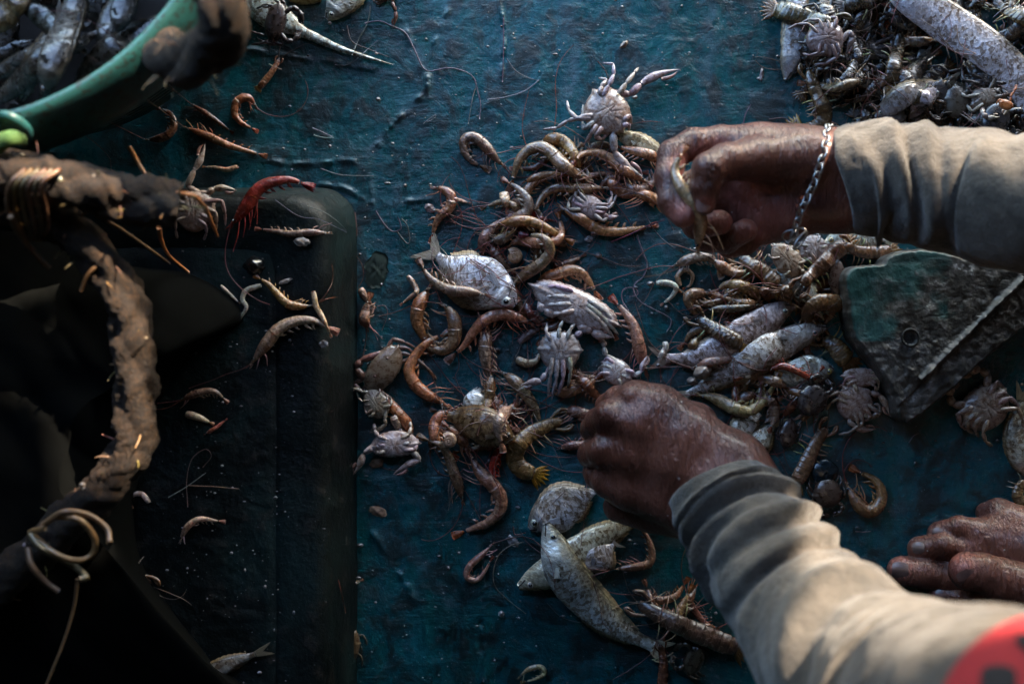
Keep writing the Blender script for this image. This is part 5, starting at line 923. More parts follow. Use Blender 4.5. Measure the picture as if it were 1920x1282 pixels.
crab('small lilac crab lying under a long shrimp', (1104, 390), 32, 24, 110, (.46, .35, .33), seed=11, legs=8, claws=[((1128, 400), (1140, 408), (1160, 404)), None])
sh('long smooth shrimp lying below the small lilac crab, orange tail right', [(1048, 386), (1066, 397), (1087, 408), (1118, 427), (1150, 434), (1184, 431), (1218, 424)], 27, TAN)
crab('pale swimming crab belly up on the pile with a claw raised to the top right', (1140, 208), 44, 46, -35, (.64, .53, .48), seed=13, legpx=[[(1130, 180), (1142, 160), (1151, 140), (1150, 120), (1130, 119)], [(1124, 178), (1128, 162), (1138, 150), (1122, 146)], [(1160, 176), (1175, 156), (1190, 136), (1197, 127)], [(1112, 216), (1086, 220), (1064, 227), (1044, 240), (1018, 243)], [(1108, 222), (1080, 222), (1066, 206), (1063, 188)], [(1114, 228), (1096, 242), (1092, 230), (1093, 196)], [(1120, 234), (1108, 252), (1098, 268)], [(1130, 238), (1116, 256), (1128, 262), (1150, 240)], [(1170, 226), (1180, 216), (1184, 232)], [(1168, 236), (1178, 232), (1180, 246)]], claws=[((1149, 252), (1152, 286), (1205, 332)), ((1182, 178), (1202, 158), (1274, 130))], legcol=(.52, .42, .40), lift=.002)
# middle left pile
sh('pale headless piece of shrimp standing by the S-shaped shrimp', [(943, 360), (946, 372), (950, 390)], 24, PALE, head=False, small=True, legs=0, ant=0)
sh('slim shrimp bent like an S with its tail up', [(930, 420), (947, 414), (968, 408), (988, 396), (990, 376), (974, 356), (952, 342)], 25, (.30, .20, .17))
sh('shrimp curving down the left side of the middle pile', [(906, 480), (905, 462), (912, 440), (930, 424), (952, 408)], 25, (.30, .23, .19))
sh('orange brown shrimp lying flat across the curled ones', [(928, 424), (952, 418), (984, 415), (1012, 422), (1040, 437), (1062, 449)], 26, (.42, .23, .09), lift=.002)
sh('shrimp head crushed under the orange brown shrimp', [(920, 452), (940, 448), (955, 440), (970, 432)], 26, (.28, .19, .14), legs=2)
sh('large shrimp curving upward to a pale split tail', [(950, 464), (972, 452), (998, 454), (1024, 455), (1046, 450), (1053, 432), (1048, 408)], 26, BROWN)
sh('big shrimp with a purple red tail, head down by the fish eye', [(957, 538), (968, 528), (988, 512), (1014, 494), (1030, 473), (1028, 456), (1014, 444), (988, 441)], 28, (.34, .215, .14), legs=6, lift=.002, tail=(.26, .05, .06))
sh('short dark shrimp leg piece above the orange brown shrimp tail', [(1012, 408), (1026, 412), (1040, 414)], 10, (.2, .06, .05), head=False, small=True, legs=0, ant=0)
# white fish group
sh('olive shrimp curving down from the white fish, beside a curled shrimp', [(806, 538), (794, 558), (784, 580), (783, 605), (793, 628), (803, 648)], 32, OLIVE, legs=1)
sh('shrimp curled into a U below the white fish', [(828, 570), (844, 585), (852, 608), (850, 638), (832, 656), (806, 652), (798, 640)], 33, (.29, .20, .12), legs=2)
sh('shrimp hanging straight down beneath the arched one', [(916, 608), (912, 632), (910, 660), (914, 690), (920, 712)], 31, (.33, .23, .18), legs=4)
fish('round silver white fish with a big dark eye', [(966, 573), (940, 552), (908, 535), (875, 518), (845, 500), (818, 478)], 98, (.92, .91, .88), 'round', 1, tailL=.22, eyecol=(.80, .74, .60))
sh('shrimp lying across the belly of the round white fish', [(910, 553), (888, 548), (862, 546), (838, 541), (818, 530), (802, 516), (792, 500)], 26, (.30, .20, .15), lift=.003, legs=1)
sh('shrimp arched under the eye of the white fish, purple tail down', [(1000, 610), (970, 596), (938, 590), (910, 600), (890, 620), (872, 646), (852, 665)], 29, BROWN, lift=.003, tail=(.24, .10, .10))
sh('long bent shrimp with an orange tail tip beside the curled U', [(842, 762), (818, 748), (796, 736), (776, 716), (768, 692), (780, 666), (802, 642), (830, 628)], 29, TAN, legs=4, tail=(.42, .10, .03))
# centre crabs
sh('dark reddish shrimp lying under the left side of the big oval crab', [(985, 560), (990, 580), (1002, 598), (1020, 612)], 18, (.16, .05, .035))
crab('large oval crab lying belly up with folded legs, in the centre', (1078, 572), 84, 36, -65, (.74, .66, .55), seed=17, legpx=[[(1075, 545), (1040, 536), (1006, 542)], [(1070, 558), (1035, 555), (1003, 562)], [(1072, 570), (1040, 571), (1006, 572)], [(1078, 582), (1050, 588), (1018, 588)], [(1102, 562), (1135, 584), (1162, 616)], [(1100, 570), (1130, 594), (1160, 628)], [(1098, 578), (1125, 602), (1152, 634)]], claws=[((1085, 610), (1110, 622), (1150, 632)), ((1040, 590), (1020, 582), (1010, 560))], legspread=.40)
sh('shrimp lying along the back of the large oval crab', [(1000, 537), (1020, 523), (1046, 514), (1070, 507), (1090, 512), (1104, 528), (1116, 548)], 28, BROWN, legs=3)
sh('shrimp head husk with a long feeler lying alone above the big crab', [(1050, 496), (1064, 492), (1078, 488), (1090, 481)], 14, (.24, .15, .11), legs=1)
crab('grey crab belly up with its legs hanging straight down', (1050, 655), 38, 42, -88, (.44, .39, .37), seed=19, legpx=[[(1036, 668), (1032, 706), (1027, 744)], [(1045, 672), (1043, 712), (1034, 750)], [(1056, 672), (1056, 710), (1046, 742)], [(1068, 668), (1070, 698), (1064, 728)], [(1034, 640), (1024, 622), (1026, 604)], [(1048, 634), (1049, 614), (1056, 600)], [(1064, 636), (1070, 616), (1080, 604)]], claws=[((1024, 700), (1015, 715), (978, 722)), ((1078, 630), (1092, 622), (1110, 612))], legspread=.9)
sh('red tailed shrimp standing beside the big oval crab', [(1212, 700), (1204, 675), (1197, 648), (1190, 618), (1176, 592), (1156, 568)], 30, (.38, .22, .17), legs=5, tail=(.30, .05, .035))
crab('small white crab belly up above the knuckles of the lower hand', (1156, 695), 30, 26, -60, (.66, .62, .60), seed=23, claws=[((1135, 665), (1132, 650), (1128, 632)), ((1190, 705), (1202, 696), (1214, 666))], legs=6, legspread=.6)
sh('short yellow brown shrimp with a red tail under the grey crab', [(1038, 738), (1056, 737), (1076, 729), (1098, 722), (1119, 709)], 29, (.40, .28, .13), legs=1)
sh('shrimp buried under the yellow brown one near the knuckles', [(1076, 704), (1096, 718), (1112, 736), (1134, 752)], 27, DARKB)
sh('small cream shrimp with red feelers beside the grey crab', [(968, 672), (985, 680), (1004, 677), (1012, 660)], 20, (.48, .40, .24), legs=3, head=False, small=True, ant=1)
sh('shrimp slanting down between the two middle piles', [(940, 698), (964, 714), (984, 738), (1003, 766), (1012, 792)], 30, (.31, .20, .13), legs=6)
sh('pink shrimp lying beside the fingers of the lower hand', [(1055, 770), (1080, 772), (1105, 778), (1125, 784)], 27, (.34, .19, .16))
sh('olive shrimp with black legs next to the little finger', [(1048, 840), (1072, 835), (1095, 832), (1115, 820)], 22, (.20, .13, .10), legs=5)
mantis('curled mantis shrimp with a yellow and black tail fan', [(1056, 788), (1028, 797), (992, 815), (970, 838), (966, 862), (980, 880), (1004, 890)], 38, OLIVE, (.48, .28, .03))
# lower left cluster
crab('brown spotted crab sitting right side up at the edge of the hatch', (718, 690), 48, 30, -145, (.26, .17, .12), belly=False, seed=29, spots=True, claws=[((676, 676), (668, 690), (700, 720)), None], legspread=1.0, legcol=(.24, .13, .09))
sh('shrimp lying under the spotted crab, orange tip down', [(774, 822), (764, 796), (744, 772), (722, 746), (700, 722)], 27, TAN, legs=3)
sh('pale half husk of a shrimp beside the small grey crab', [(736, 780), (746, 800), (760, 820)], 20, (.34, .27, .22), head=False, small=True, legs=0, ant=0)
crab('small grey crab lying belly up beside the hatch', (706, 758), 22, 32, 60, (.34, .28, .22), seed=31, legspread=.8, claws=[((690, 735), (680, 735), (652, 726)), ((722, 785), (724, 795), (692, 812))])
crab('white crab belly up with both claws bent down like pincers', (740, 834), 44, 27, 86, (.58, .49, .44), seed=37, claws=[((772, 844), (788, 862), (737, 890)), ((700, 838), (682, 850), (662, 890))], legs=6, legspread=.5)
sh('shrimp on the left flank of the rotten cluster', [(842, 770), (822, 782), (814, 808), (824, 836), (842, 850)], 26, BROWN, legs=3)
sh('dark shrimp pointing down out of the rotten cluster', [(868, 942), (860, 912), (850, 884), (840, 855), (826, 835), (800, 824)], 26, (.22, .16, .11), legs=5)
sh('deep red shrimp hanging beneath the rotten cluster', [(952, 826), (934, 850), (924, 878), (930, 908)], 22, (.40, .04, .03), legs=1, ant=0)
sh('large clean shrimp curving down below the rotten cluster', [(878, 848), (900, 886), (922, 908), (938, 932), (936, 957), (916, 978), (892, 988), (866, 998)], 32, (.34, .235, .16), tail=(.48, .12, .04))
fish('white fish belly sticking up like a wedge out of the cluster', [(898, 726), (893, 748), (890, 772), (888, 792)], 44, (.80, .80, .76), 'round', 1, eye=False, fins=False, tail=False)
sh('brown shrimp lying between the white wedge and the pale shrimp', [(920, 700), (918, 730), (914, 755), (908, 780)], 26, (.26, .15, .07), legs=5)
fish('rotten brown fish head lying on the cluster, mouth open', [(962, 822), (935, 812), (900, 797), (865, 785), (838, 780)], 62, (.22, .14, .07), 'slim', -1, eye=True, lift=.003, tail=False, eyecol=(.12, .09, .06))
sh('pale translucent shrimp bent over the right of the cluster', [(968, 768), (955, 768), (942, 780), (934, 802), (940, 830)], 28, (.46, .36, .31), lift=.004, legs=2)
sh('thin dark shrimp lying low behind the rotten fish head', [(880, 840), (866, 826), (852, 810), (840, 800)], 24, (.28, .15, .08), lift=.003)
# lower middle
fish('silver fish with a blunt pink head lying under the scaly one', [(972, 1100), (1002, 1086), (1036, 1070), (1080, 1040), (1125, 1010), (1172, 985), (1205, 975)], 66, YSILV, 'slim', -1, eyecol=(.52, .42, .36))
fish('round silver fish tucked against the lower hand', [(994, 992), (1018, 972), (1050, 952), (1085, 935), (1118, 918)], 82, (.64, .63, .62), 'round', 1, tail=False)
fish('little round fish with its head down beside the scaly fish', [(1106, 1078), (1118, 1058), (1134, 1038), (1152, 1020)], 54, (.50, .47, .44), 'round', -1, tailL=.15)
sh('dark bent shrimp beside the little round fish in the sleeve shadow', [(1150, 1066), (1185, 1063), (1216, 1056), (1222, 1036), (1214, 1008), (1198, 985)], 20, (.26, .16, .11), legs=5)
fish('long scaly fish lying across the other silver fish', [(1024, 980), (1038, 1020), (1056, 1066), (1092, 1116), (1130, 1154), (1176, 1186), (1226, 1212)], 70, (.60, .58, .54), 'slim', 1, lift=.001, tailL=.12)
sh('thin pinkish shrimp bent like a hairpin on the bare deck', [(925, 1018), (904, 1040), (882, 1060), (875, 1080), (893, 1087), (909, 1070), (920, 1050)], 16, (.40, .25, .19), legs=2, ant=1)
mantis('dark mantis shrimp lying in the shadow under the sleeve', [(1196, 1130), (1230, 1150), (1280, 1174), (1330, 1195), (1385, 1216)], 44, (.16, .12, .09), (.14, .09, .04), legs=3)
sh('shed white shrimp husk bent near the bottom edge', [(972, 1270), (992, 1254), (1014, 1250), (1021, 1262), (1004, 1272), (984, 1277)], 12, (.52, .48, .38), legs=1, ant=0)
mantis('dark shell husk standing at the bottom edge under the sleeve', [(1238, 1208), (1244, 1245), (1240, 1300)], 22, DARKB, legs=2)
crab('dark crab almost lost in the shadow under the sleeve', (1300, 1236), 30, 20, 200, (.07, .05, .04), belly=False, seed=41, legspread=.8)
# right of the centre: fish row
sh('bent shrimp with split feelers below the dangling fingers', [(1262, 500), (1287, 489), (1314, 482), (1336, 487), (1346, 506)], 24, (.34, .26, .20), legs=4)
sh('slim shrimp lying beside the bent one, tail to the sleeve', [(1338, 486), (1356, 500), (1378, 512), (1402, 508)], 25, BROWN, legs=3)
sh('small shrimp curled into a closed ring on the deck', [(1276, 536), (1271, 518), (1284, 506), (1298, 516), (1294, 534), (1284, 540)], 13, (.30, .22, .14), head=False, small=True, legs=0, ant=0)
sh('shed white shrimp bent like an L on the bare deck', [(1230, 531), (1252, 531), (1267, 539), (1259, 556), (1243, 569)], 15, GHOST, head=False, small=True, legs=1, ant=0)
sh('shrimp doubled up at the left end of the fish row', [(1330, 552), (1312, 550), (1292, 556), (1296, 576), (1310, 594)], 27, (.24, .17, .11), legs=4)
sh('fat olive shrimp pressed against another of its kind above the fish row', [(1428, 570), (1412, 548), (1386, 536), (1362, 534), (1346, 544)], 30, (.31, .225, .10), legs=1)
sh('fat shrimp with a dark side spot lying along the upper fish', [(1430, 577), (1410, 571), (1382, 566), (1356, 558)], 26, (.36, .26, .13), legs=2)
sh('dark thin shrimp lying in the gap above the upper fish', [(1326, 580), (1372, 578), (1418, 573)], 20, (.11, .085, .06), legs=2)
mantis('mantis shrimp lying crosswise below the bracelet', [(1388, 482), (1406, 494), (1428, 508), (1446, 522), (1460, 534)], 34, (.27, .18, .09), legs=3)
fish('blue silver fish standing on its head under the crab claws', [(1466, 498), (1478, 516), (1494, 534), (1516, 550), (1536, 562)], 48, (.40, .43, .46), 'slim', 1, eye=False, tailL=.3)
sh('shrimp head pointing up beside the blue silver fish', [(1432, 534), (1436, 548), (1442, 566)], 28, (.30, .20, .10), legs=3)
sh('dark bent shrimp lying against the blue silver fish', [(1460, 535), (1474, 546), (1490, 560)], 26, DARKB, legs=3)
crab('pale crab claw lump lying under the bracelet', (1478, 490), 24, 40, 50, (.48, .38, .33), seed=43, legs=4, claws=[((1460, 470), (1455, 465), (1448, 455)), ((1492, 498), (1500, 508), (1510, 514))], legspread=.6)
crab('white crab underside beside the shiny fish head', (1526, 470), 28, 30, 70, (.54, .44, .39), seed=47, legs=6, legspread=.5, claws=[None, None])
fish('shiny fish head with a yellow ringed eye peeking under the cuff', [(1546, 456), (1572, 450), (1610, 448), (1660, 450)], 54, (.64, .66, .66), 'round', 1, eyecol=(.70, .55, .25))
mantis('long mantis shrimp propped on the crab shells below the cuff', [(1503, 536), (1522, 514), (1545, 494), (1568, 472), (1588, 456)], 34, (.26, .17, .09), legs=3, lift=.002)
mantis('mantis shrimp lying at the top corner of the wooden board', [(1584, 458), (1606, 470), (1638, 474), (1672, 470)], 28, (.28, .18, .09), legs=4)
crab('brown oval crab shell standing beside the board edge', (1570, 520), 32, 17, 0, (.13, .085, .06), belly=False, seed=53, legs=4, legspread=.5, claws=[None, None])
mantis('curled mantis shrimp with an amber tail against the board', [(1512, 610), (1516, 584), (1534, 568), (1562, 568), (1586, 573)], 36, (.24, .17, .07), (.30, .17, .04))
sh('thin shrimp lying under the tails of the two striped fish', [(1292, 660), (1304, 642), (1316, 630)], 22, (.26, .18, .10), legs=3)
fish('pink grey fish with its tail bent away, uppermost of the big fish row', [(1490, 574), (1470, 580), (1440, 598), (1402, 624), (1352, 652), (1300, 672), (1248, 672)], 62, (.50, .43, .42), 'slim', 1, tailL=.14)
mantis('dark mantis shrimp with white marks lying over the pink grey fish', [(1306, 596), (1332, 612), (1362, 630), (1392, 648)], 33, (.12, .085, .055), (.26, .17, .04), spots=True, legs=1)
sh('limp shrimp lying between the two big fish tails', [(1300, 690), (1330, 680), (1360, 675), (1390, 668)], 22, (.34, .24, .19), legs=0)
fish('big scaly fish with a pink eye, longest of the fish row', [(1548, 614), (1520, 622), (1482, 638), (1420, 668), (1358, 704), (1320, 724), (1288, 742)], 58, (.58, .55, .53), 'slim', 1, eyecol=(.60, .36, .34), tailL=.10)
fish('silver fish with a yellow eye tucked below the big scaly fish', [(1562, 692), (1540, 694), (1505, 698), (1470, 706), (1440, 718)], 56, (.52, .51, .49), 'slim', 1, eyecol=(.72, .55, .16), tail=False)
sh('reddish shrimp draped over the yellow eyed fish', [(1438, 694), (1468, 686), (1500, 698), (1524, 710), (1538, 694)], 17, (.30, .07, .04), legs=4, lift=.002)
sh('shrimp lying under the yellow eyed fish with a crushed head', [(1480, 728), (1450, 714), (1420, 706), (1392, 708)], 25, (.28, .18, .14), legs=3)
sh('big tan shrimp bent up at the tail below the fish row', [(1306, 740), (1340, 746), (1376, 764), (1404, 770), (1430, 753), (1444, 734), (1454, 716)], 30, (.42, .30, .17), legs=2, ant=1)
mantis('mantis shrimp lying between the yellow eyed fish and the board', [(1542, 634), (1566, 650), (1590, 680)], 40, (.25, .16, .08), (.2, .12, .05), legs=2)
crab('dark muddy crab beside the end of the fish row', (1524, 748), 26, 34, -60, (.055, .045, .038), belly=False, seed=59, legspread=.7)
crab('flat pale crab tucked under the tip of the board', (1616, 706), 36, 19, -88, (.48, .38, .33), seed=61, legs=6, legspread=.5, claws=[None, None])
crab('lilac crab belly up below the board tip with both claws open', (1604, 754), 34, 36, -38, (.46, .36, .31), seed=67, claws=[((1590, 788), (1604, 802), (1643, 804)), ((1632, 736), (1648, 740), (1670, 780))], legspread=.9)
sh('little shrimp curled in a ring beside the lilac crab', [(1618, 778), (1634, 780), (1650, 772), (1646, 758), (1634, 762)], 14, (.28, .22, .20), head=False, small=True, legs=0, ant=0)
fish('pale fish lying against the wrist of the lower hand', [(1372, 826), (1386, 808), (1406, 788), (1424, 774)], 44, (.60, .57, .50), 'slim', 1, eye=False, tail=False)
fish('silver fish with its forked tail up, beside the cuff', [(1404, 862), (1416, 840), (1432, 818), (1450, 796)], 44, (.62, .61, .55), 'slim', -1, eye=False, tailL=.36)
sh('torn shrimp lying above the forked fish tail', [(1440, 740), (1450, 760), (1452, 782), (1446, 800)], 26, (.28, .2, .16), legs=4)
crab('dark crab legs bunched beside the forked fish tail', (1478, 814), 16, 30, 100, (.09, .055, .04), belly=False, seed=71, legs=8, legspread=1.1, claws=[None, None])
mantis('mantis shrimp lying upright between the cuff and the jellyfish', [(1550, 802), (1530, 830), (1514, 864), (1492, 908)], 32, (.30, .21, .13), (.3, .22, .12), legs=4)
crab('brown crab lying below the jellyfish beside the sleeve', (1552, 926), 26, 30, 80, (.10, .06, .045), belly=False, seed=73, legspread=.9)
sh('big ringed shrimp curled into a hook beside the bare foot', [(1586, 904), (1600, 930), (1618, 954), (1640, 955), (1653, 930), (1642, 902), (1610, 884)], 30, (.27, .16, .09), legs=6)
crab('pale crab belly up in the shade under the far side of the board', (1846, 762), 48, 44, -130, (.38, .30, .27), seed=79, legspread=.9)
fish('pale fish cut by the right edge below the board', [(1922, 890), (1908, 850), (1906, 800), (1914, 750)], 44, (.46, .42, .40), 'slim', 1, eye=False)
mantis('curled mantis shrimp cut by the right edge above the foot', [(1935, 905), (1915, 908), (1908, 930), (1925, 950)], 24, (.28, .18, .09))
sh('pink brown piece of husk standing against the hatch side', [(676, 540), (684, 556), (698, 572)], 18, (.36, .22, .19), head=False, small=True, legs=1, ant=0)
sh('double shrimp head husk lying below the pink brown piece', [(688, 618), (684, 600), (686, 582), (690, 566)], 26, (.32, .17, .15), legs=2, ant=1)
sh('white claw shell bent like a V left of the white fish', [(764, 517), (774, 530), (781, 546), (770, 556), (754, 569)], 13, PALE, head=False, small=True, legs=0, ant=0)
sh('small white shrimp bent beside the foot of the hatch', [(650, 1090), (658, 1080), (664, 1092), (676, 1088)], 14, GHOST, head=False, small=True, legs=0, ant=0)
sh('tiny white shrimp shell beside the tail of the pink grey fish', [(1246, 640), (1248, 652), (1240, 664), (1236, 680)], 15, GHOST, head=False, small=True, legs=0, ant=0)
sh('shrimp pinched between the thumb and the fingers of the raised hand', [(1308, 474), (1312, 440), (1312, 410), (1299, 378), (1278, 350), (1266, 318), (1279, 287)], 30, (.42, .32, .22), z3=[.118, .124, .130, .134, .134, .130, .132], legs=4, ant=1)
# the heap at the top right, its shade put into darkened animal colours
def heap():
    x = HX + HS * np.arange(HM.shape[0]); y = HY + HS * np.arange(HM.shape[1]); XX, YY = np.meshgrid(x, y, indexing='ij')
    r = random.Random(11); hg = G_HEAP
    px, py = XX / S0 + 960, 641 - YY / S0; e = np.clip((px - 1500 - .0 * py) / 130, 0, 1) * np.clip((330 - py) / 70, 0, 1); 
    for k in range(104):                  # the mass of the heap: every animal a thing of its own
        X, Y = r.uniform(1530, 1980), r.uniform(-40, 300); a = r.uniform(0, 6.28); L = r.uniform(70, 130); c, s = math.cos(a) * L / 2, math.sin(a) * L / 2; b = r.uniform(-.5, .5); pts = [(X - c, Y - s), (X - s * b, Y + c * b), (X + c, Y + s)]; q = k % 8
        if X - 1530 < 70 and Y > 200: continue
        if q in (0, 3, 6): mantis('shade-darkened mantis shrimp tangled with others in the heap behind the upper sleeve', pts, r.uniform(24, 36), (.060, .040, .022), (.09, .05, .018), legs=2, group=hg)
        elif q == 5 and k % 2: crab('shade-darkened crab buried among mantis shrimps in the heap behind the upper sleeve', (X, Y), r.uniform(26, 38), r.uniform(22, 30), r.uniform(0, 360), r.choice([(.035, .026, .022), (.028, .022, .02), (.09, .07, .065)]), r.random() < .6, seed=k + 200, legs=6, claws=['auto', None], group=hg, legspread=1.1)
        elif q in (1, 2, 5): sh('shade-darkened brown shrimp buried in the heap behind the upper sleeve', pts, r.uniform(18, 26), (.16, .11, .075), legs=3, ant=1, group=hg, alen=.6)
        else: fish('shade-darkened silver fish buried in the heap behind the upper sleeve', pts, r.uniform(24, 34), (.06, .052, .048), 'slim', 1, eye=r.random() < .6, group=hg)
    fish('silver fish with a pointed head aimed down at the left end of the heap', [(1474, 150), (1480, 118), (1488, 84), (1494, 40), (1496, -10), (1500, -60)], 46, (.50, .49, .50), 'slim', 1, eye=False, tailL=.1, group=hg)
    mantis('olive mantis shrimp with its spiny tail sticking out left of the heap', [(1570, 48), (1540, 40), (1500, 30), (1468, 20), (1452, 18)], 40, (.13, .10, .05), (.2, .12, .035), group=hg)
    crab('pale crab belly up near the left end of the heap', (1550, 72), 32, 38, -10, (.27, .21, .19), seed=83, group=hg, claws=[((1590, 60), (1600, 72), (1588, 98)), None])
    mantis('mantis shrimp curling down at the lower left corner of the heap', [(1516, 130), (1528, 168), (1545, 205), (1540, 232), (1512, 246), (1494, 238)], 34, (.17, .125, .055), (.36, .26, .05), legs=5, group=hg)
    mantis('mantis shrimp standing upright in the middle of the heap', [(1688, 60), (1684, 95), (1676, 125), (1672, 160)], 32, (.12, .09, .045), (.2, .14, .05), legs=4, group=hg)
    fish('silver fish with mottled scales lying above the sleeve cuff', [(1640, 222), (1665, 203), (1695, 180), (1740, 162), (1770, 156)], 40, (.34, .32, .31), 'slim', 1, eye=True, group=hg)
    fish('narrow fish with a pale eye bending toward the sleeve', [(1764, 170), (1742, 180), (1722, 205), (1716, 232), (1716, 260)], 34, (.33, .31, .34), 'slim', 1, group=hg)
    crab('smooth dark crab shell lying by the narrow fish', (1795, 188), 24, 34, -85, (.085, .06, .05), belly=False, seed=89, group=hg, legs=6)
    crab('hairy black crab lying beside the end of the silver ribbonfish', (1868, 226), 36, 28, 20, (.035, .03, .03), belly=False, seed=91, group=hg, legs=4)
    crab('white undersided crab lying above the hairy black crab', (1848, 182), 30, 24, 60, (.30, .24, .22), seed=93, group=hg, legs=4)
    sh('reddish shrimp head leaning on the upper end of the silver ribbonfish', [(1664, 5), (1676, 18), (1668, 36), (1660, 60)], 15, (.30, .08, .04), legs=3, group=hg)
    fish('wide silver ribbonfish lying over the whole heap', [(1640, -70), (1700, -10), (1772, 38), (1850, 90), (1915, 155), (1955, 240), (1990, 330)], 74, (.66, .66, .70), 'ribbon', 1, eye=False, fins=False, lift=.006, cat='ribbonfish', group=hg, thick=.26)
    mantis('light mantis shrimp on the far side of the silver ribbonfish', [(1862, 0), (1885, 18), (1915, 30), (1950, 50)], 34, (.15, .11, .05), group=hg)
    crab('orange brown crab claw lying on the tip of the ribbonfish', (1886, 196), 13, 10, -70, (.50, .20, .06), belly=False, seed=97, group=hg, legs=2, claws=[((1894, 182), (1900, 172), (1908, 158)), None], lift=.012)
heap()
# ---------------------------------------------------------------- board, shells, strands, scraps
def build_board():
    t = thing('wooden_board', 'thick weathered green board with a broken corner and a ring in its crusted face', 'board', P(1760, 640, 0))
    px = [(1586, 540), (1585, 517), (1597, 500), (1625, 497), (1655, 494), (1662, 482), (1676, 474), (1720, 466), (1775, 474), (1830, 487), (1930, 500), (2030, 520), (2030, 560), (1975, 580), (1920, 618), (1850, 675), (1780, 738), (1712, 791), (1698, 791), (1688, 782), (1680, 748), (1662, 712), (1639, 679), (1615, 650), (1598, 622)]
    z0 = .030; O = resample(np.array([P(x, y, z0)[:2] for x, y in px + px[:1]]), 420)[:-1]; O += .0012 * np.stack([fbm(O[:, 0] * 300, O[:, 1] * 300, 77, 3), fbm(O[:, 0] * 300, O[:, 1] * 300, 78, 3)], 1); c = P(1750, 600, z0)[:2]
    a, b = P(1919, 521, z0)[:2], P(1725, 712, z0)[:2]; rl = np.linalg.norm(b - a); dr = (b - a) / rl; nr = np.array([-dr[1], dr[0]]); ring = P(1706, 633, z0)[:2]
    def crust(x, y): return np.clip(.9 * np.exp(-np.hypot(x - ring[0], y - ring[1]) / .022) + .9 * np.exp(-np.abs(y - P(0, 700, z0)[1]) / .03) * (y < P(0, 640, z0)[1]) + .8 / (1 + np.exp(((x - a[0]) * nr[0] + (y - a[1]) * nr[1]) / .008 * np.sign((ring - a) @ nr))) + np.clip((x - P(1700, 0, z0)[0]) / .05, 0, 1) * .5, 0, 1)
    def zf(x, y, rho):
        q = (x - a[0]) * nr[0] + (y - a[1]) * nr[1]; s = (x - a[0]) * dr[0] + (y - a[1]) * dr[1]; k = crust(x, y)
        z = z0 + .0012 * fbm(x * 60, y * 60, 201, 4) + k * .0020 * np.abs(fbm(x * 130, y * 130, 205, 4)) + .0035 * np.exp(-(q / .0022) ** 2) * ((s > 0) & (s < rl)) * (1 + .5 * fbm(s * 160, q * 0, 9, 2))
        far = (q * np.sign((ring - a) @ nr)) < -.003; z = z - far * .0018 + far * .0006 * fbm(s * 260, q * 30, 3, 3); dd = np.hypot(x - ring[0], y - ring[1])
        z = z - .0016 * (dd < .0052)
        return z - .004 * np.clip((rho - .95) / .05, 0, 1) ** 2
    V, F = star(O, c, 150, 420, zf, .002, 5, .0); V[:, 0] += 0; k = crust(V[:, 0], V[:, 1]) * (1 + .8 * fbm(V[:, 0] * 70, V[:, 1] * 70, 211, 4)); k = np.maximum(k, np.exp(-((V[:, 2] - z0 + .004) / .003) ** 2) * .8); k = np.where(V[:, 2] < z0 - .008, 1, k)
    mk('board', V, F, M['board'], t, None, {'pink': np.clip(k, 0, 1)})
    cr = P(1706, 633, z0); aa = np.linspace(0, 2 * np.pi, 40); Vr, Fr, pp = tube(np.array([cr[0] + .0068 * 0, cr[1], z0 + .0012]) + np.stack([np.cos(aa) * .0066, np.sin(aa) * .0066, 0 * aa], 1), .0010, 10, cap=False); mk('ring', Vr, Fr, M['matte'], t, (.016, .015, .013))
build_board()
# a jellyfish lump, snails, shells
V, F = ball(P(1546, 884, .003) * [1, 1, 1], (.0112, .0108, .0048), 18, 30); V[:, 2] = np.maximum(V[:, 2], .0004); V += (.0008 * fbm(V[:, 0] * 180, V[:, 1] * 180, 5, 3))[:, None]; V[:, 2] = np.maximum(V[:, 2], .0004); single('jellyfish', 'glossy dark jellyfish lump between the mantis shrimp and the curled shrimp', 'jellyfish', V, F, M['wet'], (.012, .022, .028))
def snail(lab, c, r, col):
    z = hq(*P(*c)[:2], r * S0 * .6); ctr = P(c[0], c[1], z + r * S0 * .7); R0 = r * S0; u = np.linspace(0, 1, 60); a = u * 2 * np.pi * 2.3 + .5
    q = ctr + np.stack([np.cos(a) * R0 * .55 * u, np.sin(a) * R0 * .55 * u, R0 * (.55 - .5 * u)], 1); t = thing('snail_shell', lab, 'shell', ctr - (0, 0, R0 * .6)); V, F, p = tube(q, R0 * (.06 + .42 * u), 14); mk('whorl', V, F, M['crab'], t, col, {'pat': p})
    e = q[-1] + (q[-1] - q[-3]) * .3; V, F = ball(e + (0, 0, R0 * .1), (R0 * .22, R0 * .22, R0 * .25), 6, 10); mk('opening', V, F, M['matte'], t, (.02, .014, .01))
snail('round tan snail shell beside the purple tailed shrimp', (964, 481), 18, (.42, .26, .15)); snail('small brown snail shell at the end of the lilac crab claw', (1143, 382), 11, (.26, .17, .11)); snail('round pale snail shell in the rotten cluster', (842, 826), 17, (.38, .25, .17))
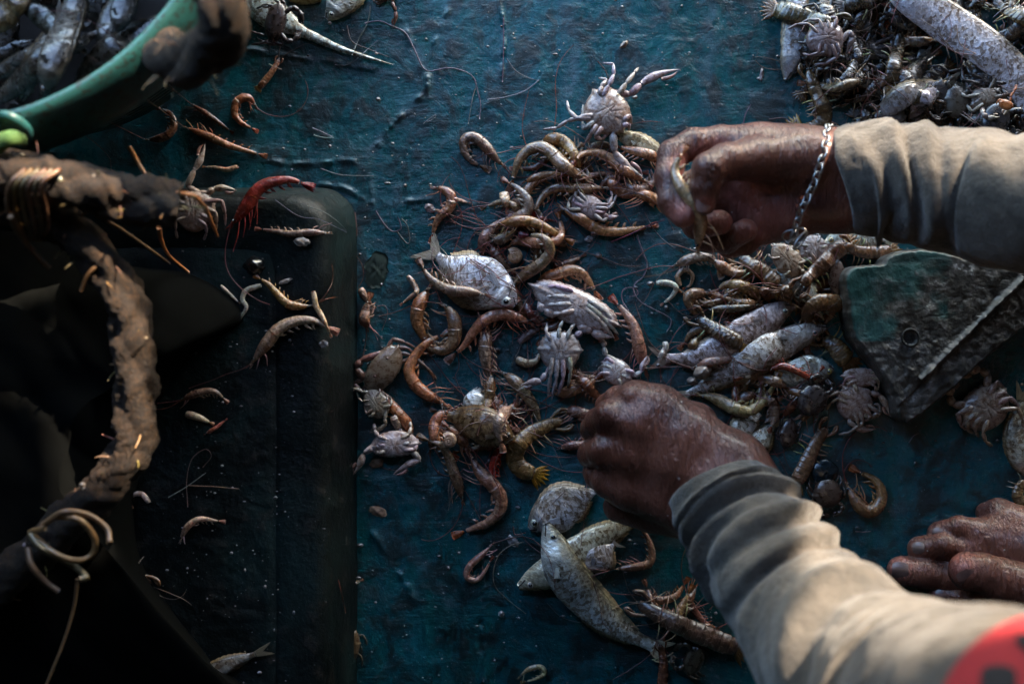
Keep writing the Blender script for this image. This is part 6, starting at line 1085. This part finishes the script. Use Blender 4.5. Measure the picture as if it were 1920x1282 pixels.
def scrap(name, lab, c, a, b, ang, col, cat, hgt=.0018, seed=0, mt='crab', lift=0):
    r_ = np.random.RandomState(seed); th = np.linspace(0, 2 * np.pi, 22, endpoint=False); k = 1 + .28 * (r_.rand(22) - .5); A = R(ang); p0 = P(*c); z = hq(p0[0], p0[1], .003) + lift; ca, sa = math.cos(A), -math.sin(A)
    X = np.cos(th) * a * S0 * k; Y = np.sin(th) * b * S0 * k; O = np.stack([X * ca - Y * sa, X * sa + Y * ca], 1) + P(c[0], c[1], z)[:2]
    V, F = star(O, P(c[0], c[1], z)[:2], 6, 22, lambda x, y, rho: z + hgt * (1.05 - rho ** 2) + .0007 * np.sin(x * 900) * np.sin(y * 800), z + .0002, 2); return single(name, lab, cat, V, F, M[mt], col, {'pat': V * 1000})
scrap('yellow_shell', 'rounded yellow shell piece beneath the bracelet', (1490, 472), 16, 9, 50, (.38, .19, .03), 'shell', .004, 1)
scrap('gut', 'brown lump of guts lying beside the big scaly fish tail', (1318, 696), 20, 14, -30, (.26, .19, .15), 'guts', .007, 2, 'wet'); scrap('gut', 'small brown lump of guts left of the bigger lump', (1298, 714), 11, 8, 20, (.28, .20, .16), 'guts', .005, 3, 'wet')
scrap('leaf_scrap', 'crumpled tan leaf scrap on the bare deck below the white crab', (708, 958), 17, 10, 20, (.34, .20, .12), 'leaf', .002, 4, 'matte'); scrap('leaf_scrap', 'tan leaf scrap tucked under the white crab with bent claws', (706, 868), 14, 9, -10, (.30, .17, .10), 'leaf', .002, 5, 'matte')
scrap('shell_piece', 'oval white shell piece under the flattened husk on the hatch', (566, 453), 14, 8, 5, (.52, .48, .44), 'shell', .002, 6); scrap('shell_piece', 'round translucent scale lying near the fat pale shrimp tail', (607, 645), 8, 7, 0, (.40, .38, .36), 'scale', .001, 7); scrap('shell_piece', 'thin white sliver above the thin shrimp on the hatch', (535, 527), 12, 4, -20, (.50, .46, .42), 'shell', .001, 8)
scrap('mud_lump', 'round black lump on the hatch below the red shrimp', (477, 497), 19, 17, 0, (.012, .011, .011), 'lump', .007, 9, 'wet'); scrap('rag', 'flat dark green rag lying beside the hatch edge', (706, 505), 22, 36, 10, (.022, .040, .026), 'rag', .001, 10, 'matte')
scrap('shell_piece', 'white flake below the long smooth shrimp', (1104, 448), 8, 6, 0, (.45, .45, .46), 'scale', .001, 12); scrap('shell_piece', 'dark red shell bit above the white flake', (1114, 438), 7, 5, 0, (.14, .06, .04), 'shell', .002, 13); scrap('shell_piece', 'pale flat shell piece beside the snag of stems by the hooked shrimp', (806, 390), 11, 8, 30, (.46, .36, .34), 'shell', .002, 14)
scrap('shell_piece', 'white tipped dark claw piece left of the grey crab', (990, 628), 24, 9, -35, (.36, .27, .27), 'shell', .004, 15); scrap('shell_piece', 'translucent flake beside the long scaly fish', (962, 1014), 14, 9, 40, (.30, .30, .31), 'scale', .001, 16); scrap('shell_piece', 'single pale flake on the bare deck below the scaly fish', (940, 1150), 6, 6, 0, (.40, .42, .44), 'scale', .001, 17)
scrap('shell_piece', 'small bright chip high on the bare deck', (1170, 84), 10, 5, -40, (.40, .33, .27), 'shell', .002, 18); scrap('shell_piece', 'thin curled chip left of the heap', (1428, 140), 4, 14, 10, (.26, .22, .22), 'shell', .002, 19)
# loose strands lying on the deck
def line(lab, pts, w=1.5, c=(.13, .06, .05), name='strand', cat='strand', up=.0006, grp='loose strands and stems on the deck'):
    q = resample(np.array(pts, float), 40); Z = np.array([hq(*P(x, y)[:2], .002) for x, y in q]); Z = np.array([max(Z[max(0, i - 3):i + 4].mean(), 0) for i in range(len(q))]); V, F, p = tube(np.array([P(x, y, z + up) for (x, y), z in zip(q, Z)]), w * S0 * .5 * np.linspace(1, .7, 40), 5); single(name, lab, cat, V, F, M['hair'], jit(c, .2), {'pat': p}, grp)
ST = (.22, .20, .21)
line('long brown root winding down the bare upper deck, forked at its end', [(684, 44), (712, 40), (735, 50), (760, 62), (778, 96), (792, 126), (806, 134), (840, 128), (870, 134), (888, 146), (894, 166), (901, 196), (899, 224)], 3.2, (.15, .11, .12)); line('short grey stem forking off the winding root', [(894, 160), (886, 184), (878, 232)], 2.2, ST)
line('straight grey stem standing at the top of the deck', [(944, 30), (944, 90), (942, 154)], 2.4, (.14, .10, .11)); line('curved grey stem lying below the straight one', [(1012, 150), (985, 170), (950, 182), (914, 187)], 2.4, ST); line('thin dark stem joining the curved grey stem', [(950, 110), (966, 132), (990, 146), (1012, 152)], 1.8, (.14, .11, .12)); line('crossed dark stem beneath the white fish spike', [(650, 48), (660, 78), (690, 92), (730, 108)], 2.4, (.12, .07, .06)); line('grey stem leaning on the white fish spike', [(694, 10), (690, 40), (672, 75), (660, 104)], 3, (.20, .17, .16)); line('short curved grey stem below the white fish spike', [(710, 75), (690, 92), (668, 112), (650, 122), (628, 122)], 1.8, ST)
line('thin white needle left of the bare upper deck', [(588, 254), (606, 258), (626, 259)], 2.4, (.34, .32, .32)); line('second white needle just above the first', [(586, 240), (604, 248), (624, 257)], 1.8, (.30, .28, .29)); line('tiny bent wire lying on the bare upper deck', [(794, 232), (806, 222), (817, 216), (814, 222), (800, 230)], 1.6, ST)
line('dark stem bent like an N beside the hatch corner', [(704, 395), (720, 420), (735, 434), (748, 432), (752, 424), (746, 406)], 3, (.10, .07, .07)); line('dark stem bent like a V next to the N-shaped one', [(744, 434), (762, 456), (768, 452), (764, 424), (752, 409)], 3, (.10, .07, .07)); line('grey curved stem leaning on the foot of the deck seam', [(600, 316), (640, 328), (700, 330)], 2, ST)
line('red root lying in a long S toward the big oval crab', [(1194, 440), (1204, 470), (1213, 496), (1205, 520), (1192, 530), (1188, 545), (1200, 565), (1230, 582), (1256, 596), (1257, 610), (1250, 622)], 3.0, (.20, .12, .13)); line('red root running from the long shrimp tail to the palm', [(1146, 454), (1180, 440), (1214, 424), (1246, 412)], 2.6, (.18, .03, .04)); line('dark stem running under the fingertips of the raised hand', [(1208, 398), (1226, 430), (1250, 455), (1282, 474)], 2.4, (.12, .08, .09)); line('looped grey root above the red tailed shrimp', [(1178, 582), (1166, 560), (1170, 542), (1190, 540), (1196, 552), (1180, 556)], 2.2, (.16, .11, .12))
line('long red feeler trailing from the orange snail to the white fish', [(990, 500), (960, 508), (930, 520), (900, 500), (884, 488)], 1.6, (.22, .04, .03)); line('dark red feeler looped over the white fish', [(832, 518), (860, 508), (884, 486), (896, 500), (904, 530), (920, 556)], 1.6, (.20, .04, .03)); line('red feeler crossing the white fish toward its eye', [(892, 490), (920, 505), (940, 525), (955, 535)], 1.6, (.22, .04, .03)); line('dark red feeler stretched over the white fish back', [(890, 536), (910, 518), (930, 508), (950, 520)], 1.4, (.20, .04, .03))
line('dark red feeler hooked beside the double husk', [(708, 574), (722, 574), (726, 590), (716, 620)], 2, (.10, .04, .035)); line('long dark feeler lying below the large clean shrimp', [(872, 920), (886, 945), (900, 972)], 2, (.12, .05, .04)); line('curved brown stem lying below the hairpin shrimp', [(982, 1016), (958, 1022), (935, 1040), (925, 1070), (928, 1098), (950, 1122), (986, 1150)], 2, (.18, .12, .09)); line('pair of dark red stems above the blunt pink fish head', [(962, 986), (966, 1002), (986, 998)], 2.6, (.15, .05, .04)); line('dark red feeler falling over the scaly fish', [(1112, 1090), (1124, 1130), (1130, 1165), (1145, 1182)], 1.8, (.13, .06, .04)); line('dark feeler crossing the round silver fish', [(1060, 920), (1040, 940), (1020, 965), (1008, 985)], 1.8, (.13, .05, .04)); line('red feeler hanging down beside the lower hand', [(1100, 900), (1098, 950), (1092, 1000), (1088, 1030)], 1.5, (.16, .05, .04)); line('dark feeler lying behind the fish on the deck seam', [(1025, 1130), (1050, 1155), (1080, 1165), (1110, 1168)], 1.8, (.05, .05, .05))
line('pale straw lying on the dark hatch', [(316, 932), (350, 912), (386, 886)], 2, (.24, .24, .22)); line('reddish straw crossing the pale straw on the hatch', [(352, 910), (400, 912), (448, 916)], 2, (.22, .10, .06)); line('thin brown loop of thread on the hatch', [(352, 950), (350, 900), (360, 860), (385, 842), (396, 855), (380, 876)], 1.5, (.14, .09, .06)); line('red straw leaning on the foot of the hatch', [(634, 1086), (640, 1110), (648, 1148)], 2.4, (.16, .04, .03)); line('long grey thread lying over the hatch corner', [(516, 375), (560, 405), (600, 412), (650, 436)], 1.4, (.20, .18, .18)); line('thin bent thread behind the long grey thread', [(575, 386), (615, 402), (650, 432), (668, 462)], 1.4, (.18, .15, .14)); line('red straw lying in the shadow of the hatch side', [(665, 398), (668, 420), (669, 442)], 2.6, (.22, .08, .06))
line('forked dark stem between the hand and the heap', [(1442, 224), (1470, 222), (1486, 232), (1500, 215)], 2.4, (.12, .07, .07)); line('upright dark stem beside the raised thumb', [(1394, 232), (1398, 214), (1408, 196)], 2.4, (.13, .09, .09)); line('white splinter lying between the sleeve and the toes', [(1604, 996), (1622, 997), (1634, 995)], 2, (.30, .20, .16)); line('grey stem lying on the deck below the board tip', [(1704, 830), (1712, 818), (1722, 812)], 2, ST)
r = random.Random(3)
for k, (x, y, lab) in enumerate(((860, 700, 'dark feeler between the hanging shrimp and the bent shrimp'), (985, 645, 'red feeler left of the grey crab'), (1080, 690, 'red feeler across the legs of the grey crab'), (1010, 620, 'red feeler over the lower edge of the big oval crab'), (930, 745, 'red feeler rising from the rotten cluster'), (1240, 720, 'grey thread between the lower hand and the fish tails'), (1420, 560, 'red feeler among the fat shrimps above the fish row'), (1470, 610, 'dark red feeler over the head of the pink grey fish'), (1440, 690, 'red feeler over the side of the big scaly fish'), (1395, 470, 'red feeler under the bracelet'), (1130, 300, 'red feeler on the shrimps below the upright crab'), (1200, 310, 'red feeler by the fingertips on the silver fish'), (1040, 380, 'dark red feeler over the red tailed straight shrimp'), (960, 440, 'red feeler over the orange brown shrimp'))):
    a = r.uniform(0, 6.28); line(lab, [(x + math.cos(a) * d + r.uniform(-8, 8), y + math.sin(a) * d + r.uniform(-8, 8)) for d in (-46, -15, 15, 46)], 1.7, (.20, .05, .04), up=.0012)
r = random.Random(8)
for lab, n, cx, cy, rx, ry in (('thin dark red feeler lying loose over the upper pile', 12, 1080, 330, 110, 90), ('thin dark red feeler lying loose around the white fish', 12, 930, 560, 120, 90), ('thin dark red feeler lying loose over the rotten cluster', 10, 910, 790, 110, 90), ('thin dark feeler lying loose over the fish row', 16, 1430, 600, 150, 150), ('thin dark feeler lying loose over the heap behind the upper sleeve', 34, 1730, 120, 190, 120), ('thin dark stem lying loose in the shadow under the sleeve', 8, 1290, 1180, 80, 80)):
    for k in range(n):
        x, y, a = cx + r.uniform(-1, 1) * rx, cy + r.uniform(-1, 1) * ry, r.uniform(0, 6.28); b = r.uniform(-.5, .5); L = r.uniform(22, 52); line(lab, [(x - math.cos(a) * L, y - math.sin(a) * L), (x - math.sin(a) * L * b, y + math.cos(a) * L * b), (x + math.cos(a) * L, y + math.sin(a) * L)], r.uniform(1.2, 2.0), r.choice([(.18, .04, .03), (.14, .07, .05), (.26, .16, .12)]), 'feeler', 'feeler', .001, lab.replace('feeler', 'feelers').replace('stem ', 'stems '))
def grit():                              # scales, sand and broken shell strewn everywhere
    r = np.random.RandomState(4); g = G()
    for k in range(1900):
        x, y = r.uniform(300, 1920), r.uniform(0, 1282); 
        if k % 3: x, y = r.normal(1050, 300), r.normal(600, 330)
        if not (300 < x < 1930 and -10 < y < 1290): continue
        if 600 < x < 672 and y > 350: continue
        if k >= 1500: x, y = r.normal(500, 110), r.normal(930, 190)
        if k >= 1500 and not (290 < x < 622 and 450 < y < 1282): continue
        p = P(x, y, HATCH if k >= 1500 else 0); z = hq(p[0], p[1], .002)
        if z > .004 and abs(z - HATCH) > .006: continue
        s = (r.gamma(1.6, .00042) + .00025) ; s = min(s, .0026) * (.62 if k >= 1500 else 1); V, F = ball((p[0], p[1], z + s * .18 - (.0016 if z > .03 else .0)), (s * r.uniform(.6, 1.5), s * r.uniform(.5, 1.1), s * r.uniform(.25, .6)), 4, 6); g.add(V, F)
    o = g.build('shell_grit', M['crab'], None, (.20, .20, .21)); o['kind'] = 'stuff'; tag(o, 'pale fish scales and shell grit strewn over the wet deck', 'grit')
grit()
